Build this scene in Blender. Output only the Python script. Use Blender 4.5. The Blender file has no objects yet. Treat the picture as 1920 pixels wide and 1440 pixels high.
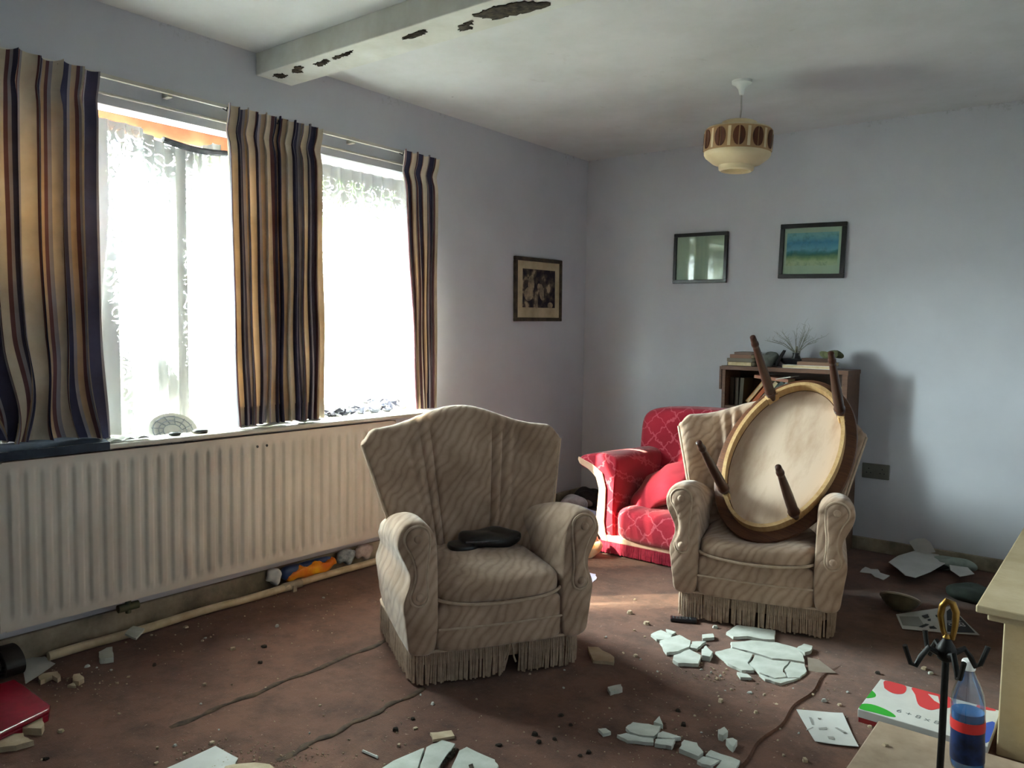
import bpy, math, random
from mathutils import Vector, Matrix, Euler
from math import sin, cos, pi, radians, sqrt, exp

S = bpy.context.scene
COL = S.collection
RND = random.Random(11)

# ------------------------------------------------------------ camera, world, sun, exposure
CAM_LOC = Vector((3.1478, -4.8248, 1.2395))
CAM_ROT = Euler((1.50242, -0.01633, 0.669298), 'XYZ')
FOCAL_PX = 1481.63
cam_data = bpy.data.cameras.new('camera')
cam_data.sensor_width = 36.0
cam_data.lens = 36.0 * FOCAL_PX / 1920.0
cam_data.clip_start = 0.05
cam = bpy.data.objects.new('camera', cam_data)
COL.objects.link(cam)
cam.location = CAM_LOC
cam.rotation_euler = CAM_ROT
S.camera = cam

S.view_settings.view_transform = 'Standard'
S.view_settings.look = 'None'
S.view_settings.gamma = 1.0
S.view_settings.use_curve_mapping = False
S.view_settings.exposure = 2.72

SKY_STRENGTH = 36.0
world = bpy.data.worlds.new('overcast_sky')
S.world = world
world.use_nodes = True
wn = world.node_tree.nodes
wn['Background'].inputs['Color'].default_value = (0.88, 0.94, 1.0, 1)
wn['Background'].inputs['Strength'].default_value = SKY_STRENGTH

sun_data = bpy.data.lights.new('sun', 'SUN')
sun_data.energy = 26.0
sun_data.angle = radians(0.8)
sun_data.color = (1.0, 0.87, 0.68)
sun = bpy.data.objects.new('sun', sun_data)
COL.objects.link(sun)
SUN_DIR = Vector((0.66, 0.70, -0.70)).normalized()
sun.rotation_euler = SUN_DIR.to_track_quat('-Z', 'Y').to_euler()
sun.location = (-6, -8, 8)

# room: window wall is x=0, back wall is y=0, floor z=0
ROOM_X, ROOM_Y, ROOM_Z = 3.62, -7.0, 2.45
WIN = [(-3.92, -2.74), (-2.58, -1.68)]
WZ0, WZ1 = 0.785, 2.075
for i, (a, b) in enumerate(WIN):          # sky portals in the two window openings
    ld = bpy.data.lights.new('window_sky_portal', 'AREA')
    ld.shape = 'RECTANGLE'
    ld.size, ld.size_y = (WZ1 - WZ0), (b - a)
    ld.cycles.is_portal = True
    lo = bpy.data.objects.new('window_sky_portal', ld)
    COL.objects.link(lo)
    lo.location = (-0.19, (a + b) / 2, (WZ0 + WZ1) / 2)
    lo.rotation_euler = (0, radians(-90), 0)

_RM = CAM_ROT.to_matrix()
def at(px, py, z=0.0):
    """the point at height z that the photograph shows at pixel (px, py)"""
    d = _RM @ Vector(((px - 960) / FOCAL_PX, -(py - 720) / FOCAL_PX, -1))
    t = (z - CAM_LOC.z) / d.z
    return CAM_LOC + d * t

# ------------------------------------------------------------ helpers
def lin(h):
    o = []
    for k in (0, 2, 4):
        c = int(h[k:k + 2], 16) / 255
        o.append(c / 12.92 if c <= 0.04045 else ((c + 0.055) / 1.055) ** 2.4)
    return (o[0], o[1], o[2], 1.0)

class NT:
    def __init__(s, name):
        s.m = bpy.data.materials.new(name)
        s.m.use_nodes = True
        s.t = s.m.node_tree
        s.t.nodes.clear()
        s.out = s.n('ShaderNodeOutputMaterial')
    def n(s, typ, **kw):
        nd = s.t.nodes.new(typ)
        for k, v in kw.items():
            if k.startswith('i_'):
                nd.inputs[k[2:].replace('_', ' ')].default_value = v
            else:
                setattr(nd, k, v)
        return nd
    def l(s, a, b):
        s.t.links.new(a, b)
    def math(s, op, a, b=None, clamp=False):
        nd = s.n('ShaderNodeMath', operation=op, use_clamp=clamp)
        for i, x in enumerate((a, b)):
            if x is None: continue
            if isinstance(x, (int, float)): nd.inputs[i].default_value = x
            else: s.l(x, nd.inputs[i])
        return nd.outputs[0]
    def mix(s, f, a, b, mode='MIX'):
        nd = s.n('ShaderNodeMix', data_type='RGBA', blend_type=mode)
        for sock, x in ((nd.inputs[0], f), (nd.inputs[6], a), (nd.inputs[7], b)):
            if isinstance(x, (int, float)): sock.default_value = x
            elif isinstance(x, tuple): sock.default_value = x
            else: s.l(x, sock)
        return nd.outputs[2]
    def ramp(s, f, stops, interp='LINEAR'):
        nd = s.n('ShaderNodeValToRGB')
        cr = nd.color_ramp
        cr.interpolation = interp
        while len(cr.elements) < len(stops): cr.elements.new(0.5)
        for e, (p, c) in zip(cr.elements, stops):
            e.position = p
            e.color = c if isinstance(c, tuple) else (c, c, c, 1)
        s.l(f, nd.inputs[0])
        return nd.outputs[0]
    def noise(s, vec, scale, detail=3, rough=.55, dist=0):
        nd = s.n('ShaderNodeTexNoise')
        nd.inputs['Scale'].default_value = scale
        nd.inputs['Detail'].default_value = detail
        nd.inputs['Roughness'].default_value = rough
        nd.inputs['Distortion'].default_value = dist
        if vec is not None: s.l(vec, nd.inputs['Vector'])
        return nd.outputs[0]
    def coord(s, which='Object', scale=None, rot=None):
        tc = s.n('ShaderNodeTexCoord').outputs[which]
        if scale or rot:
            mp = s.n('ShaderNodeMapping')
            if scale: mp.inputs['Scale'].default_value = scale
            if rot: mp.inputs['Rotation'].default_value = rot
            s.l(tc, mp.inputs['Vector'])
            return mp.outputs[0]
        return tc
    def bump(s, h, strength=.3, dist=.01):
        nd = s.n('ShaderNodeBump')
        nd.inputs['Strength'].default_value = strength
        nd.inputs['Distance'].default_value = dist
        s.l(h, nd.inputs['Height'])
        return nd.outputs[0]
    def pbr(s, col, rough=.8, metal=0, spec=.3, normal=None, sheen=0, coat=0, trans=0):
        p = s.n('ShaderNodeBsdfPrincipled')
        for nm, x in (('Base Color', col), ('Roughness', rough), ('Metallic', metal), ('Specular IOR Level', spec),
                      ('Sheen Weight', sheen), ('Coat Weight', coat), ('Transmission Weight', trans)):
            if isinstance(x, (int, float, tuple)): p.inputs[nm].default_value = x
            else: s.l(x, p.inputs[nm])
        if normal is not None: s.l(normal, p.inputs['Normal'])
        return p
    def done(s, sh):
        s.l(sh.outputs[0] if hasattr(sh, 'outputs') else sh, s.out.inputs[0])
        return s.m

def simple(name, h, h2=None, rough=.8, scale=8, bump=0, bscale=60, metal=0, spec=.3, coat=0, sheen=0, stretch=None, lo=.35, hi=.65):
    t = NT(name)
    v = t.coord('Object', scale=stretch)
    col = lin(h)
    if h2:
        col = t.ramp(t.noise(v, scale, 5, .6), [(lo, lin(h)), (hi, lin(h2))])
    nrm = t.bump(t.noise(v, bscale, 4), bump, .005) if bump else None
    return t.done(t.pbr(col, rough, metal, spec, nrm, sheen, coat))

# ------------------------------------------------------------ materials
def mat_wall():
    t = NT('painted_wallpaper')
    v = t.coord('Object')
    big = t.ramp(t.noise(v, 1.3, 5, .6), [(.3, lin('b8b9c0')), (.7, lin('c6c7ce'))])
    spots = t.ramp(t.noise(v, 9, 8, .75), [(.66, 0.0), (.74, 1.0)])
    patch = t.ramp(t.noise(v, 1.1, 3, .6), [(.5, 0.0), (.65, 1.0)])
    f = t.math('MULTIPLY', t.math('MULTIPLY', spots, patch), .35)
    col = t.mix(f, big, lin('4a4a4c'))
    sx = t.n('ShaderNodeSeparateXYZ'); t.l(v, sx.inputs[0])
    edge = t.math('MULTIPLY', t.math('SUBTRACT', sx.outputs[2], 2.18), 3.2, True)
    top_mottle = t.math('MULTIPLY', t.math('SUBTRACT', t.math('ADD', t.math('MULTIPLY', edge, t.math('MULTIPLY', t.noise(v, 2.2, 3), .66)), .15), t.noise(v, 30, 8, .75)), 6.0, True)  # grey-brown mottling, denser towards the top of the walls
    col = t.mix(t.math('MULTIPLY', top_mottle, .45), col, lin('6a6660'))
    b = t.bump(t.noise(v, 90, 4), .12, .003)
    return t.done(t.pbr(col, .75, spec=.25, normal=b))
def mat_ceiling():
    t = NT('ceiling_paint')
    v = t.coord('Object')
    big = t.ramp(t.noise(v, 1.6, 6, .65), [(.3, lin('bfc0c0')), (.6, lin('cfcfd1'))])
    st = t.ramp(t.noise(v, 5, 8, .7, .5), [(.64, 0.0), (.76, .35)])
    col = t.mix(st, big, lin('7d7564'))
    fly = t.ramp(t.noise(v, 26, 2, .5), [(.80, 0.0), (.83, .7)])
    col = t.mix(fly, col, lin('3a352e'))
    return t.done(t.pbr(col, .85, spec=.2, normal=t.bump(t.noise(v, 40, 4), .1, .004)))
def mat_carpet():
    t = NT('worn_brown_carpet')
    v = t.coord('Object')
    c1 = t.ramp(t.noise(v, 1.5, 6, .65), [(.3, lin('533427')), (.5, lin('654334')), (.7, lin('714c3b'))])
    c2 = t.ramp(t.noise(v, 7, 7, .75), [(.36, lin('54402f')), (.56, lin('ffffff'))])
    col = t.mix(.55, c1, c2, 'MULTIPLY')
    sp = t.ramp(t.noise(v, 60, 3, .6), [(.66, 0.0), (.74, .5)])
    col = t.mix(sp, col, lin('b79a84'))
    b = t.bump(t.math('ADD', t.noise(v, 260, 3), t.math('MULTIPLY', t.noise(v, 12, 4), 2.0)), .35, .006)
    return t.done(t.pbr(col, .95, spec=.1, normal=b, sheen=.15))
def mat_chair():
    t = NT('beige_wave_chair_fabric')
    tc = t.n('ShaderNodeTexCoord').outputs['Object']
    def dot(x, y, z):
        nd = t.n('ShaderNodeVectorMath', operation='DOT_PRODUCT'); t.l(tc, nd.inputs[0]); nd.inputs[1].default_value = (x, y, z)
        return nd.outputs['Value']
    cv = t.n('ShaderNodeCombineXYZ')
    t.l(dot(.86, -.45, -.50), cv.inputs[0]); t.l(dot(.5, .3, .8), cv.inputs[1]); t.l(dot(0, 1, .2), cv.inputs[2])
    v = cv.outputs[0]
    w = t.n('ShaderNodeTexWave', wave_type='BANDS', bands_direction='X')
    w.inputs['Scale'].default_value = 9.5
    w.inputs['Distortion'].default_value = 7.0
    w.inputs['Detail'].default_value = 1.5
    w.inputs['Detail Scale'].default_value = 1.0
    t.l(v, w.inputs['Vector'])
    ln = t.ramp(w.outputs['Fac'], [(0, 0.0), (.3, .55), (.75, .8), (1, 1.0)])
    col = t.mix(ln, lin('a28875'), lin('b89e8a'))
    dirt = t.ramp(t.noise(t.coord('Object'), 3.5, 5, .65), [(.34, lin('a3917d')), (.6, lin('ffffff'))])
    col = t.mix(.6, col, dirt, 'MULTIPLY')
    h = t.math('ADD', ln, t.math('MULTIPLY', t.noise(t.coord('Object'), 300, 2), .25))
    return t.done(t.pbr(col, .95, spec=.12, normal=t.bump(h, .22, .006), sheen=.25))
def mat_red(name, lattice=True):
    t = NT(name)
    tc = t.n('ShaderNodeTexCoord').outputs['Object']
    sx = t.n('ShaderNodeSeparateXYZ')
    t.l(tc, sx.inputs[0])
    wob = t.math('MULTIPLY', t.noise(tc, 26, 2), .085)
    a = t.math('ADD', t.math('ADD', sx.outputs[0], wob), t.math('ADD', sx.outputs[2], t.math('MULTIPLY', sx.outputs[1], .35)))
    b = t.math('SUBTRACT', t.math('ADD', sx.outputs[0], wob), t.math('ADD', sx.outputs[2], t.math('MULTIPLY', sx.outputs[1], .35)))
    def line(x):
        fr = t.math('FRACT', t.math('MULTIPLY', x, 7.5))
        return t.math('LESS_THAN', t.math('ABSOLUTE', t.math('SUBTRACT', fr, .5)), .045)
    ln = t.math('MAXIMUM', line(a), line(b))
    col = t.ramp(t.noise(tc, 5, 5, .6), [(.3, lin('8f1428')), (.7, lin('ad2138'))])
    if lattice: col = t.mix(t.math('MULTIPLY', ln, .42), col, lin('dc7480'))
    h = t.math('ADD', t.math('MULTIPLY', ln, .5 if lattice else 0), t.noise(tc, 250, 2))
    return t.done(t.pbr(col, .8, spec=.2, normal=t.bump(h, .25, .004), sheen=.25))
def mat_curtain():
    t = NT('striped_curtain_cloth')
    uv = t.coord('UV')
    sx = t.n('ShaderNodeSeparateXYZ')
    t.l(uv, sx.inputs[0])
    fr = t.math('FRACT', t.math('MULTIPLY', sx.outputs[0], 1 / .20))
    navy, cream, maroon, tan, grey = lin('4b4b64'), lin('e2d6c4'), lin('76565c'), lin('c9b096'), lin('a5a2ae')
    col = t.ramp(fr, [(0, cream), (.32, maroon), (.39, grey), (.45, navy), (.72, grey), (.77, tan), (.86, maroon), (.93, grey)], 'CONSTANT')
    nz = t.ramp(t.noise(t.coord('Object'), 6, 5), [(.3, lin('c9c4bb')), (.7, lin('ffffff'))])
    col = t.mix(.8, col, nz, 'MULTIPLY')
    weave = t.bump(t.noise(t.coord('Object'), 400, 2), .15, .002)
    d = t.n('ShaderNodeBsdfDiffuse'); t.l(col, d.inputs[0]); t.l(weave, d.inputs['Normal'])
    tr = t.n('ShaderNodeBsdfTranslucent')
    t.l(t.mix(1.0, col, lin('f3b878'), 'MULTIPLY'), tr.inputs[0])
    mx = t.n('ShaderNodeMixShader'); mx.inputs[0].default_value = .026
    t.l(d.outputs[0], mx.inputs[1]); t.l(tr.outputs[0], mx.inputs[2])
    return t.done(mx)
def mat_lace():
    t = NT('white_lace_net')
    uv = t.coord('UV')
    fl = t.n('ShaderNodeTexVoronoi', feature='F1'); fl.inputs['Scale'].default_value = 17
    t.l(uv, fl.inputs['Vector'])
    mv = t.noise(uv, 11, 3)
    pat = t.math('FRACT', t.math('MULTIPLY', t.math('ADD', fl.outputs['Distance'], mv), 3.2))
    speck = t.noise(uv, 75, 2)
    den = t.n('ShaderNodeAttribute', attribute_name='lace_density').outputs['Fac']
    lev = t.math('ADD', t.math('MULTIPLY', pat, .55), t.math('MULTIPLY', speck, .45))
    motif = t.math('LESS_THAN', lev, t.math('MULTIPLY', den, .95))
    f = t.math('MAXIMUM', motif, .76)
    d = t.n('ShaderNodeBsdfDiffuse'); d.inputs[0].default_value = lin('e6e6e6')
    tr = t.n('ShaderNodeBsdfTranslucent'); tr.inputs[0].default_value = lin('f4f2ee')
    m1 = t.n('ShaderNodeMixShader'); m1.inputs[0].default_value = .0014
    t.l(d.outputs[0], m1.inputs[1]); t.l(tr.outputs[0], m1.inputs[2])
    tp = t.n('ShaderNodeBsdfTransparent')
    m2 = t.n('ShaderNodeMixShader'); t.l(f, m2.inputs[0])
    t.l(tp.outputs[0], m2.inputs[1]); t.l(m1.outputs[0], m2.inputs[2])
    return t.done(m2)
def mat_glass(name, tint='f4fbf7', gl=.07):
    t = NT(name)
    tp = t.n('ShaderNodeBsdfTransparent'); tp.inputs[0].default_value = lin(tint)
    g = t.n('ShaderNodeBsdfGlossy'); g.inputs['Roughness'].default_value = .02
    fz = t.n('ShaderNodeLayerWeight'); fz.inputs[0].default_value = .25
    f = t.math('MULTIPLY_ADD', fz.outputs['Fresnel'], .6)
    nd = f.node; nd.inputs[2].default_value = gl
    m = t.n('ShaderNodeMixShader'); t.l(f, m.inputs[0])
    t.l(tp.outputs[0], m.inputs[1]); t.l(g.outputs[0], m.inputs[2])
    return t.done(m)
def mat_wood(name, h1, h2, rough=.5, axis=0, scale=6, spec=.35, coat=0):
    t = NT(name)
    st = [14, 14, 14]; st[axis] = 1.2
    v = t.coord('Object', scale=tuple(st))
    col = t.ramp(t.noise(v, scale, 6, .6, 1.2), [(.3, lin(h1)), (.7, lin(h2))])
    return t.done(t.pbr(col, rough, spec=spec, coat=coat, normal=t.bump(t.noise(v, scale * 2, 4), .08, .003)))
def mat_print_sepia():
    t = NT('old_sepia_print')
    v = t.coord('Object')
    n1 = t.ramp(t.noise(v, 14, 3, .5), [(.42, lin('26222a')), (.56, lin('4d443e')), (.66, lin('a8957c'))])
    return t.done(t.pbr(n1, .6, spec=.1))
def mat_landscape():
    t = NT('painted_landscape_print')
    v = t.coord('Object')
    sx = t.n('ShaderNodeSeparateXYZ'); t.l(v, sx.inputs[0])
    wob = t.math('MULTIPLY', t.math('SUBTRACT', t.noise(v, 16, 4), .5), .05)
    z = t.math('ADD', t.math('MULTIPLY', t.math('ADD', sx.outputs[2], wob), 1 / .2), .5)
    col = t.ramp(z, [(0, lin('b9c7ae')), (.18, lin('b7c49f')), (.30, lin('7f9a72')), (.40, lin('43756e')), (.47, lin('4b8a95')), (.53, lin('77aecb')), (.75, lin('4f95bd')), (.95, lin('86b9c4'))])
    col = t.mix(t.ramp(t.noise(v, 40, 4), [(.5, 0.0), (.7, .4)]), col, lin('3d6a68'))
    return t.done(t.pbr(col, .6, spec=.1))

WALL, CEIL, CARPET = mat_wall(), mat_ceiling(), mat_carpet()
CHAIRPIPE = simple('pale_chair_piping', 'bda792', 'ab947f', .9, 30, .2, 200)
CHAIR, RED, REDPLAIN = mat_chair(), mat_red('red_lattice_velvet'), mat_red('red_plain_velvet', False)
CURTAIN, LACE, GLASS = mat_curtain(), mat_lace(), mat_glass('window_glass')
PICGLASS = mat_glass('picture_glass', 'fafcfa', .03)
PAINT = simple('old_white_gloss_paint', 'cfcdc6', 'b9b3a6', .45, 5, .1, 60, spec=.4)
RADPAINT = simple('cream_radiator_enamel', 'd8cfc4', 'cac0b4', .4, 3, .05, 50, spec=.4)
SKIRT = simple('dirty_skirting_paint', 'a89d88', '6f6657', .6, 7, .15, 60)
PIPE = simple('cream_pipe_paint', 'c2b195', 'a08c6e', .5, 9)
TERRA = simple('terracotta_stained_wood', 'b06a48', '9a583b', .5, 14)
PLASTER = simple('broken_ceiling_plaster', 'babdb6', 'a7a9a0', .9, 14, .3, 80)
PLASTEROLD = simple('yellowed_plaster', 'b7a58c', '9f8c73', .9, 14, .3, 80)
PEEL = simple('dark_exposed_lath', '17130f', '4a4034', .95, 45, 1.0, 60)
WOODDARK = mat_wood('dark_mahogany', '2a1712', '4a2a1e', .4, 2, 5)
WOODRIM = mat_wood('dark_table_rim', '452a1d', '6b432c', .4, 0, 5)
WOODLIGHT = simple('bare_table_underside', 'a98c74', 'c6ae9a', .7, 3.2, .06, 40, stretch=(3, 1, 1), lo=.3, hi=.55)
WOODAPRON = mat_wood('honey_plywood_apron', 'b08a5c', 'c9a878', .5, 2, 3)
SHELFWOOD = mat_wood('brown_bookcase_wood', '4b3226', '6b4a36', .5, 0, 5)
SHELFDARK = mat_wood('bookcase_back_panel', '30211a', '452f24', .6, 0, 5)
BLACK = simple('black_plastic', '0e0e12', '17171c', .3, 10, spec=.5)
BLACKIRON = simple('black_wrought_iron', '121110', '1f1c1a', .5, 20, .2, 90, metal=.5)
BRASS = simple('tarnished_brass', '8d6a35', '5a431f', .35, 14, metal=1.0)
STONE = simple('cream_reconstituted_stone', 'b8a587', 'a3906e', .85, 4, .35, 45)
HEARTH = simple('worn_tile_hearth', 'a8937f', '8f7b68', .7, 9, .15, 40)
PAPER = simple('white_paper', 'c3c2be', 'b5b4b0', .85, 6)
CREAM = simple('cream_lampshade_plastic', 'd8c7a4', 'cbb78f', .4, 5, spec=.4)
BROWNINLAY = mat_wood('brown_lampshade_inlay', '3c1f14', '6a3a22', .45, 2, 4)
WHITEPL = simple('white_plastic', 'd9d9d6', None, .4)
TRIMCREAM = simple('cream_sofa_trim', 'd9b7a0', 'cba48c', .85, 8, .2, 150)

# ------------------------------------------------------------ mesh builder
class MB:
    def __init__(s):
        s.v, s.f, s.mi, s.uv = [], [], [], {}
    def add(s, vs, fs, mi=0, uvs=None):
        o = len(s.v)
        s.v += [tuple(x) for x in vs]
        if uvs:
            for i, q in enumerate(uvs): s.uv[o + i] = q
        for f in fs:
            s.f.append(tuple(o + i for i in f)); s.mi.append(mi)
        return s
    def box(s, x0, x1, y0, y1, z0, z1, mi=0, M=None):
        vs = [Vector((x, y, z)) for z in (z0, z1) for y in (y0, y1) for x in (x0, x1)]
        if M is not None: vs = [M @ v for v in vs]
        return s.add(vs, [(0, 2, 3, 1), (4, 5, 7, 6), (0, 1, 5, 4), (2, 6, 7, 3), (0, 4, 6, 2), (1, 3, 7, 5)], mi)
    def prism(s, poly, z0, z1, mi=0, M=None, taper=1.0):
        n = len(poly)
        cx = sum(p[0] for p in poly) / n; cy = sum(p[1] for p in poly) / n
        vs = [Vector((p[0], p[1], z0)) for p in poly] + [Vector((cx + (p[0] - cx) * taper, cy + (p[1] - cy) * taper, z1)) for p in poly]
        if M is not None: vs = [M @ v for v in vs]
        ar = sum(poly[i][0] * poly[(i + 1) % n][1] - poly[(i + 1) % n][0] * poly[i][1] for i in range(n))
        fs = [tuple(range(n - 1, -1, -1)), tuple(range(n, 2 * n))] + [(i, (i + 1) % n, n + (i + 1) % n, n + i) for i in range(n)]
        if ar < 0: fs = [f[::-1] for f in fs]
        return s.add(vs, fs, mi)
    def loft(s, rings, closed=True, cap0=True, cap1=True, mi=0, flip=False):
        n = len(rings[0]); vs = [p for r in rings for p in r]; fs = []
        m = n if closed else n - 1
        for k in range(len(rings) - 1):
            for i in range(m):
                j = (i + 1) % n
                fs.append((k * n + i, k * n + j, (k + 1) * n + j, (k + 1) * n + i))
        if cap0: fs.append(tuple(range(n - 1, -1, -1)))
        if cap1: fs.append(tuple((len(rings) - 1) * n + i for i in range(n)))
        if flip: fs = [f[::-1] for f in fs]
        return s.add(vs, fs, mi)
    def tube(s, pts, r=.01, n=8, mi=0, closed=False):
        pts = [Vector(p) for p in pts]; m = len(pts)
        rs = r if isinstance(r, (list, tuple)) else [r] * m
        rings = []; up = None
        for i in range(m):
            a = pts[(i - 1) % m] if (closed or i > 0) else pts[0]
            b = pts[(i + 1) % m] if (closed or i < m - 1) else pts[-1]
            t = (b - a).normalized() if (b - a).length > 1e-9 else Vector((0, 0, 1))
            if up is None:
                up = t.cross(Vector((0.3, 0.9, 0.31))).normalized()
            up = (up - t * up.dot(t)).normalized()
            w = t.cross(up)
            rings.append([pts[i] + (up * cos(2 * pi * k / n) + w * sin(2 * pi * k / n)) * rs[i] for k in range(n)])
        if closed:
            return s.loft(rings + [rings[0]], True, False, False, mi)
        return s.loft(rings, True, True, True, mi)
    def lathe(s, prof, n=24, mi=0, M=None, sx=1, sy=1):
        rings = []
        for r, z in prof:
            ring = [Vector((r * sx * cos(2 * pi * k / n), r * sy * sin(2 * pi * k / n), z)) for k in range(n)]
            rings.append([M @ p for p in ring] if M is not None else ring)
        return s.loft(rings, True, True, True, mi, flip=prof[0][1] > prof[-1][1])
    def grid(s, fn, nu, nv, mi=0, uvf=None, flip=False):
        vs = []; uvs = []
        for j in range(nv + 1):
            for i in range(nu + 1):
                u, v = i / nu, j / nv
                vs.append(fn(u, v)); uvs.append(uvf(u, v) if uvf else (u, v))
        fs = [(j * (nu + 1) + i, j * (nu + 1) + i + 1, (j + 1) * (nu + 1) + i + 1, (j + 1) * (nu + 1) + i) for j in range(nv) for i in range(nu)]
        if flip: fs = [f[::-1] for f in fs]
        return s.add(vs, fs, mi, uvs)
    def ell(s, c, r, e1=1.0, e2=1.0, nu=32, nv=16, mi=0, M=None, fn=None):
        def sg(x, e): return math.copysign(abs(x) ** e, x)
        rings = []
        for j in range(nv + 1):
            ph = -pi / 2 + pi * j / nv
            ring = []
            for i in range(nu):
                th = 2 * pi * i / nu
                k = sg(cos(ph), e1) if abs(cos(ph)) > 1e-9 else 0.0
                p = Vector((r[0] * k * sg(cos(th), e2), r[1] * k * sg(sin(th), e2), r[2] * sg(sin(ph), e1)))
                if fn: p = fn(p)
                p = p + Vector(c)
                ring.append(M @ p if M is not None else p)
            rings.append(ring)
        return s.loft(rings, True, False, False, mi)
    def build(s, name, mats, parent=None, smooth=True, ang=42, bevel=0, loc=None):
        me = bpy.data.meshes.new(name)
        me.from_pydata(s.v, [], s.f)
        if not isinstance(mats, (list, tuple)): mats = [mats]
        for m in mats: me.materials.append(m)
        if len(mats) > 1: me.polygons.foreach_set('material_index', s.mi)
        if s.uv:
            lay = me.uv_layers.new(name='UVMap')
            for lp in me.loops: lay.data[lp.index].uv = s.uv.get(lp.vertex_index, (0, 0))
        me.validate(); me.update()
        if smooth:
            me.shade_smooth(); me.set_sharp_from_angle(angle=radians(ang))
        o = bpy.data.objects.new(name, me)
        COL.objects.link(o)
        if parent is not None: o.parent = parent
        if loc is not None: o.location = loc
        if bevel:
            b = o.modifiers.new('edge_rounding', 'BEVEL'); b.width = bevel; b.segments = 2; b.limit_method = 'ANGLE'; b.angle_limit = radians(35)
        return o

def tag(o, label=None, cat=None, group=None, kind=None):
    if label: o['label'] = label
    if cat: o['category'] = cat
    if group: o['group'] = group
    if kind: o['kind'] = kind
    return o
def thing(name, label, cat, loc=(0, 0, 0), rot=(0, 0, 0), group=None):
    o = bpy.data.objects.new(name, None)
    COL.objects.link(o)
    o.location = loc; o.rotation_euler = rot
    o.empty_display_size = .1
    return tag(o, label, cat, group)
def struct(o, label=None):
    o['kind'] = 'structure'
    if label: o['label'] = label
    return o
def smooth_poly(pts, n):
    """closed Catmull-Rom curve through pts, n points"""
    m = len(pts); out = []
    for k in range(n):
        u = k / n * m; i = int(u); t = u - i
        p = [pts[(i + d) % m] for d in (-1, 0, 1, 2)]
        out.append(tuple(.5 * (2 * p[1][c] + (p[2][c] - p[0][c]) * t + (2 * p[0][c] - 5 * p[1][c] + 4 * p[2][c] - p[3][c]) * t * t + (3 * p[1][c] - p[0][c] - 3 * p[2][c] + p[3][c]) * t ** 3) for c in (0, 1)))
    return out

# ------------------------------------------------------------ room shell
T = .16
b = MB(); b.box(-.3, ROOM_X + .2, ROOM_Y - .2, .2, -.15, 0)
floor = struct(b.build('floor', CARPET, smooth=False), 'worn brown carpet floor with torn seams')
for nm, x, y0, y1 in (('far', .88, -3.62, -2.70), ('near', 1.29, -3.52, -2.92)):
    pts = []; n = 26
    f = MB(); rows = []
    for i in range(n + 1):
        y = y0 + (y1 - y0) * i / n
        w = .005 + .004 * sin(i * 2.1) ** 2 + RND.uniform(-.001, .003)
        xx = x + .006 * sin(i * .9) + RND.uniform(-.003, .003)
        k = min(1, i / 5)
        rows.append([(xx - w * 2.2, y, .0005), (xx - w * .5, y, .0035 * k + .001), (xx + w * .6, y, .002 * k + .001), (xx + w * .9, y, .0007)])
    f.loft(rows, False, False, False, flip=True)
    f.build('carpet_seam', simple('dark_carpet_seam', '33261e', '54402f', .95, 30), floor)
f = MB(); rows = []
for i in range(31):
    y = -2.75 + (1.0) * i / 30
    x = 2.315 + .008 * sin(i * .7) + .01 * (i / 30)
    h = .008 * sin(min(1, (30 - i) / 10) * pi / 2)
    rows.append([(x - .10, y, .0006), (x - .03, y, h * .7 + .001), (x, y, h * .8 + .001), (x + .006, y, .0006)])
f.loft(rows, False, False, False, flip=True)
f.build('carpet_edge', CARPET, floor)

b = MB(); b.box(-.3, ROOM_X + .2, ROOM_Y - .2, .2, ROOM_Z, ROOM_Z + .15)
struct(b.build('ceiling', CEIL, smooth=False))
b = MB()
ys = [ROOM_Y - .2, WIN[0][0], WIN[0][1], WIN[1][0], WIN[1][1], .2]
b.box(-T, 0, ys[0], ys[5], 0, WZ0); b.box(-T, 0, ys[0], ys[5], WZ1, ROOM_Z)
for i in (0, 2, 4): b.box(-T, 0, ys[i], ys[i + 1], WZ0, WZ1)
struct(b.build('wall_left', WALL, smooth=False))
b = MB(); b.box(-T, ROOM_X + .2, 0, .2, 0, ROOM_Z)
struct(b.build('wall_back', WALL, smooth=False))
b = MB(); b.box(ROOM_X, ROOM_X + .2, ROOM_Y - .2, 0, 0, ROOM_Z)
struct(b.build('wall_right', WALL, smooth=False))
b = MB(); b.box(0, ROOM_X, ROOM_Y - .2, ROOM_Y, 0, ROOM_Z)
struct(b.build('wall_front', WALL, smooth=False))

# ceiling beam with rotten patches
b = MB(); b.box(0, ROOM_X, -2.715, -2.525, 2.352, ROOM_Z)
beam = struct(b.build('ceiling_beam', simple('beam_gloss_paint', 'cacac5', 'b5b3a9', .6, 4, .15, 40), smooth=False, bevel=.004))
def peel(px, mi=PEEL, nm='peeled_patch', dz=.0):
    p = [at(x, y, 2.352) for x, y in px]
    n = len(p); cx = sum(q.x for q in p) / n; cy = sum(q.y for q in p) / n
    poly = []
    for i in range(n):
        a, c = p[i], p[(i + 1) % n]
        for k in range(9):
            q = a.lerp(c, k / 9)
            poly.append((q.x + RND.uniform(-.011, .011), min(-2.53, max(-2.71, q.y + RND.uniform(-.007, .007)))))
    f = MB(); f.prism(poly, 2.3485, 2.3525, taper=.98)
    f.build(nm, mi, beam, smooth=False)
zz = lambda L: [(400 + x / 2.6667, y / 2.6667) for x, y in L]
peel(zz([(1290, 75), (1400, 30), (1560, 5), (1680, 5), (1670, 30), (1540, 65), (1400, 95)]))
peel(zz([(1235, 125), (1300, 105), (1280, 130), (1290, 142), (1230, 150)]))
peel(zz([(940, 185), (1040, 148), (1062, 152), (1040, 178), (950, 195)]))
peel(zz([(300, 372), (345, 366), (368, 378), (340, 390), (310, 384)]))
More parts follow.
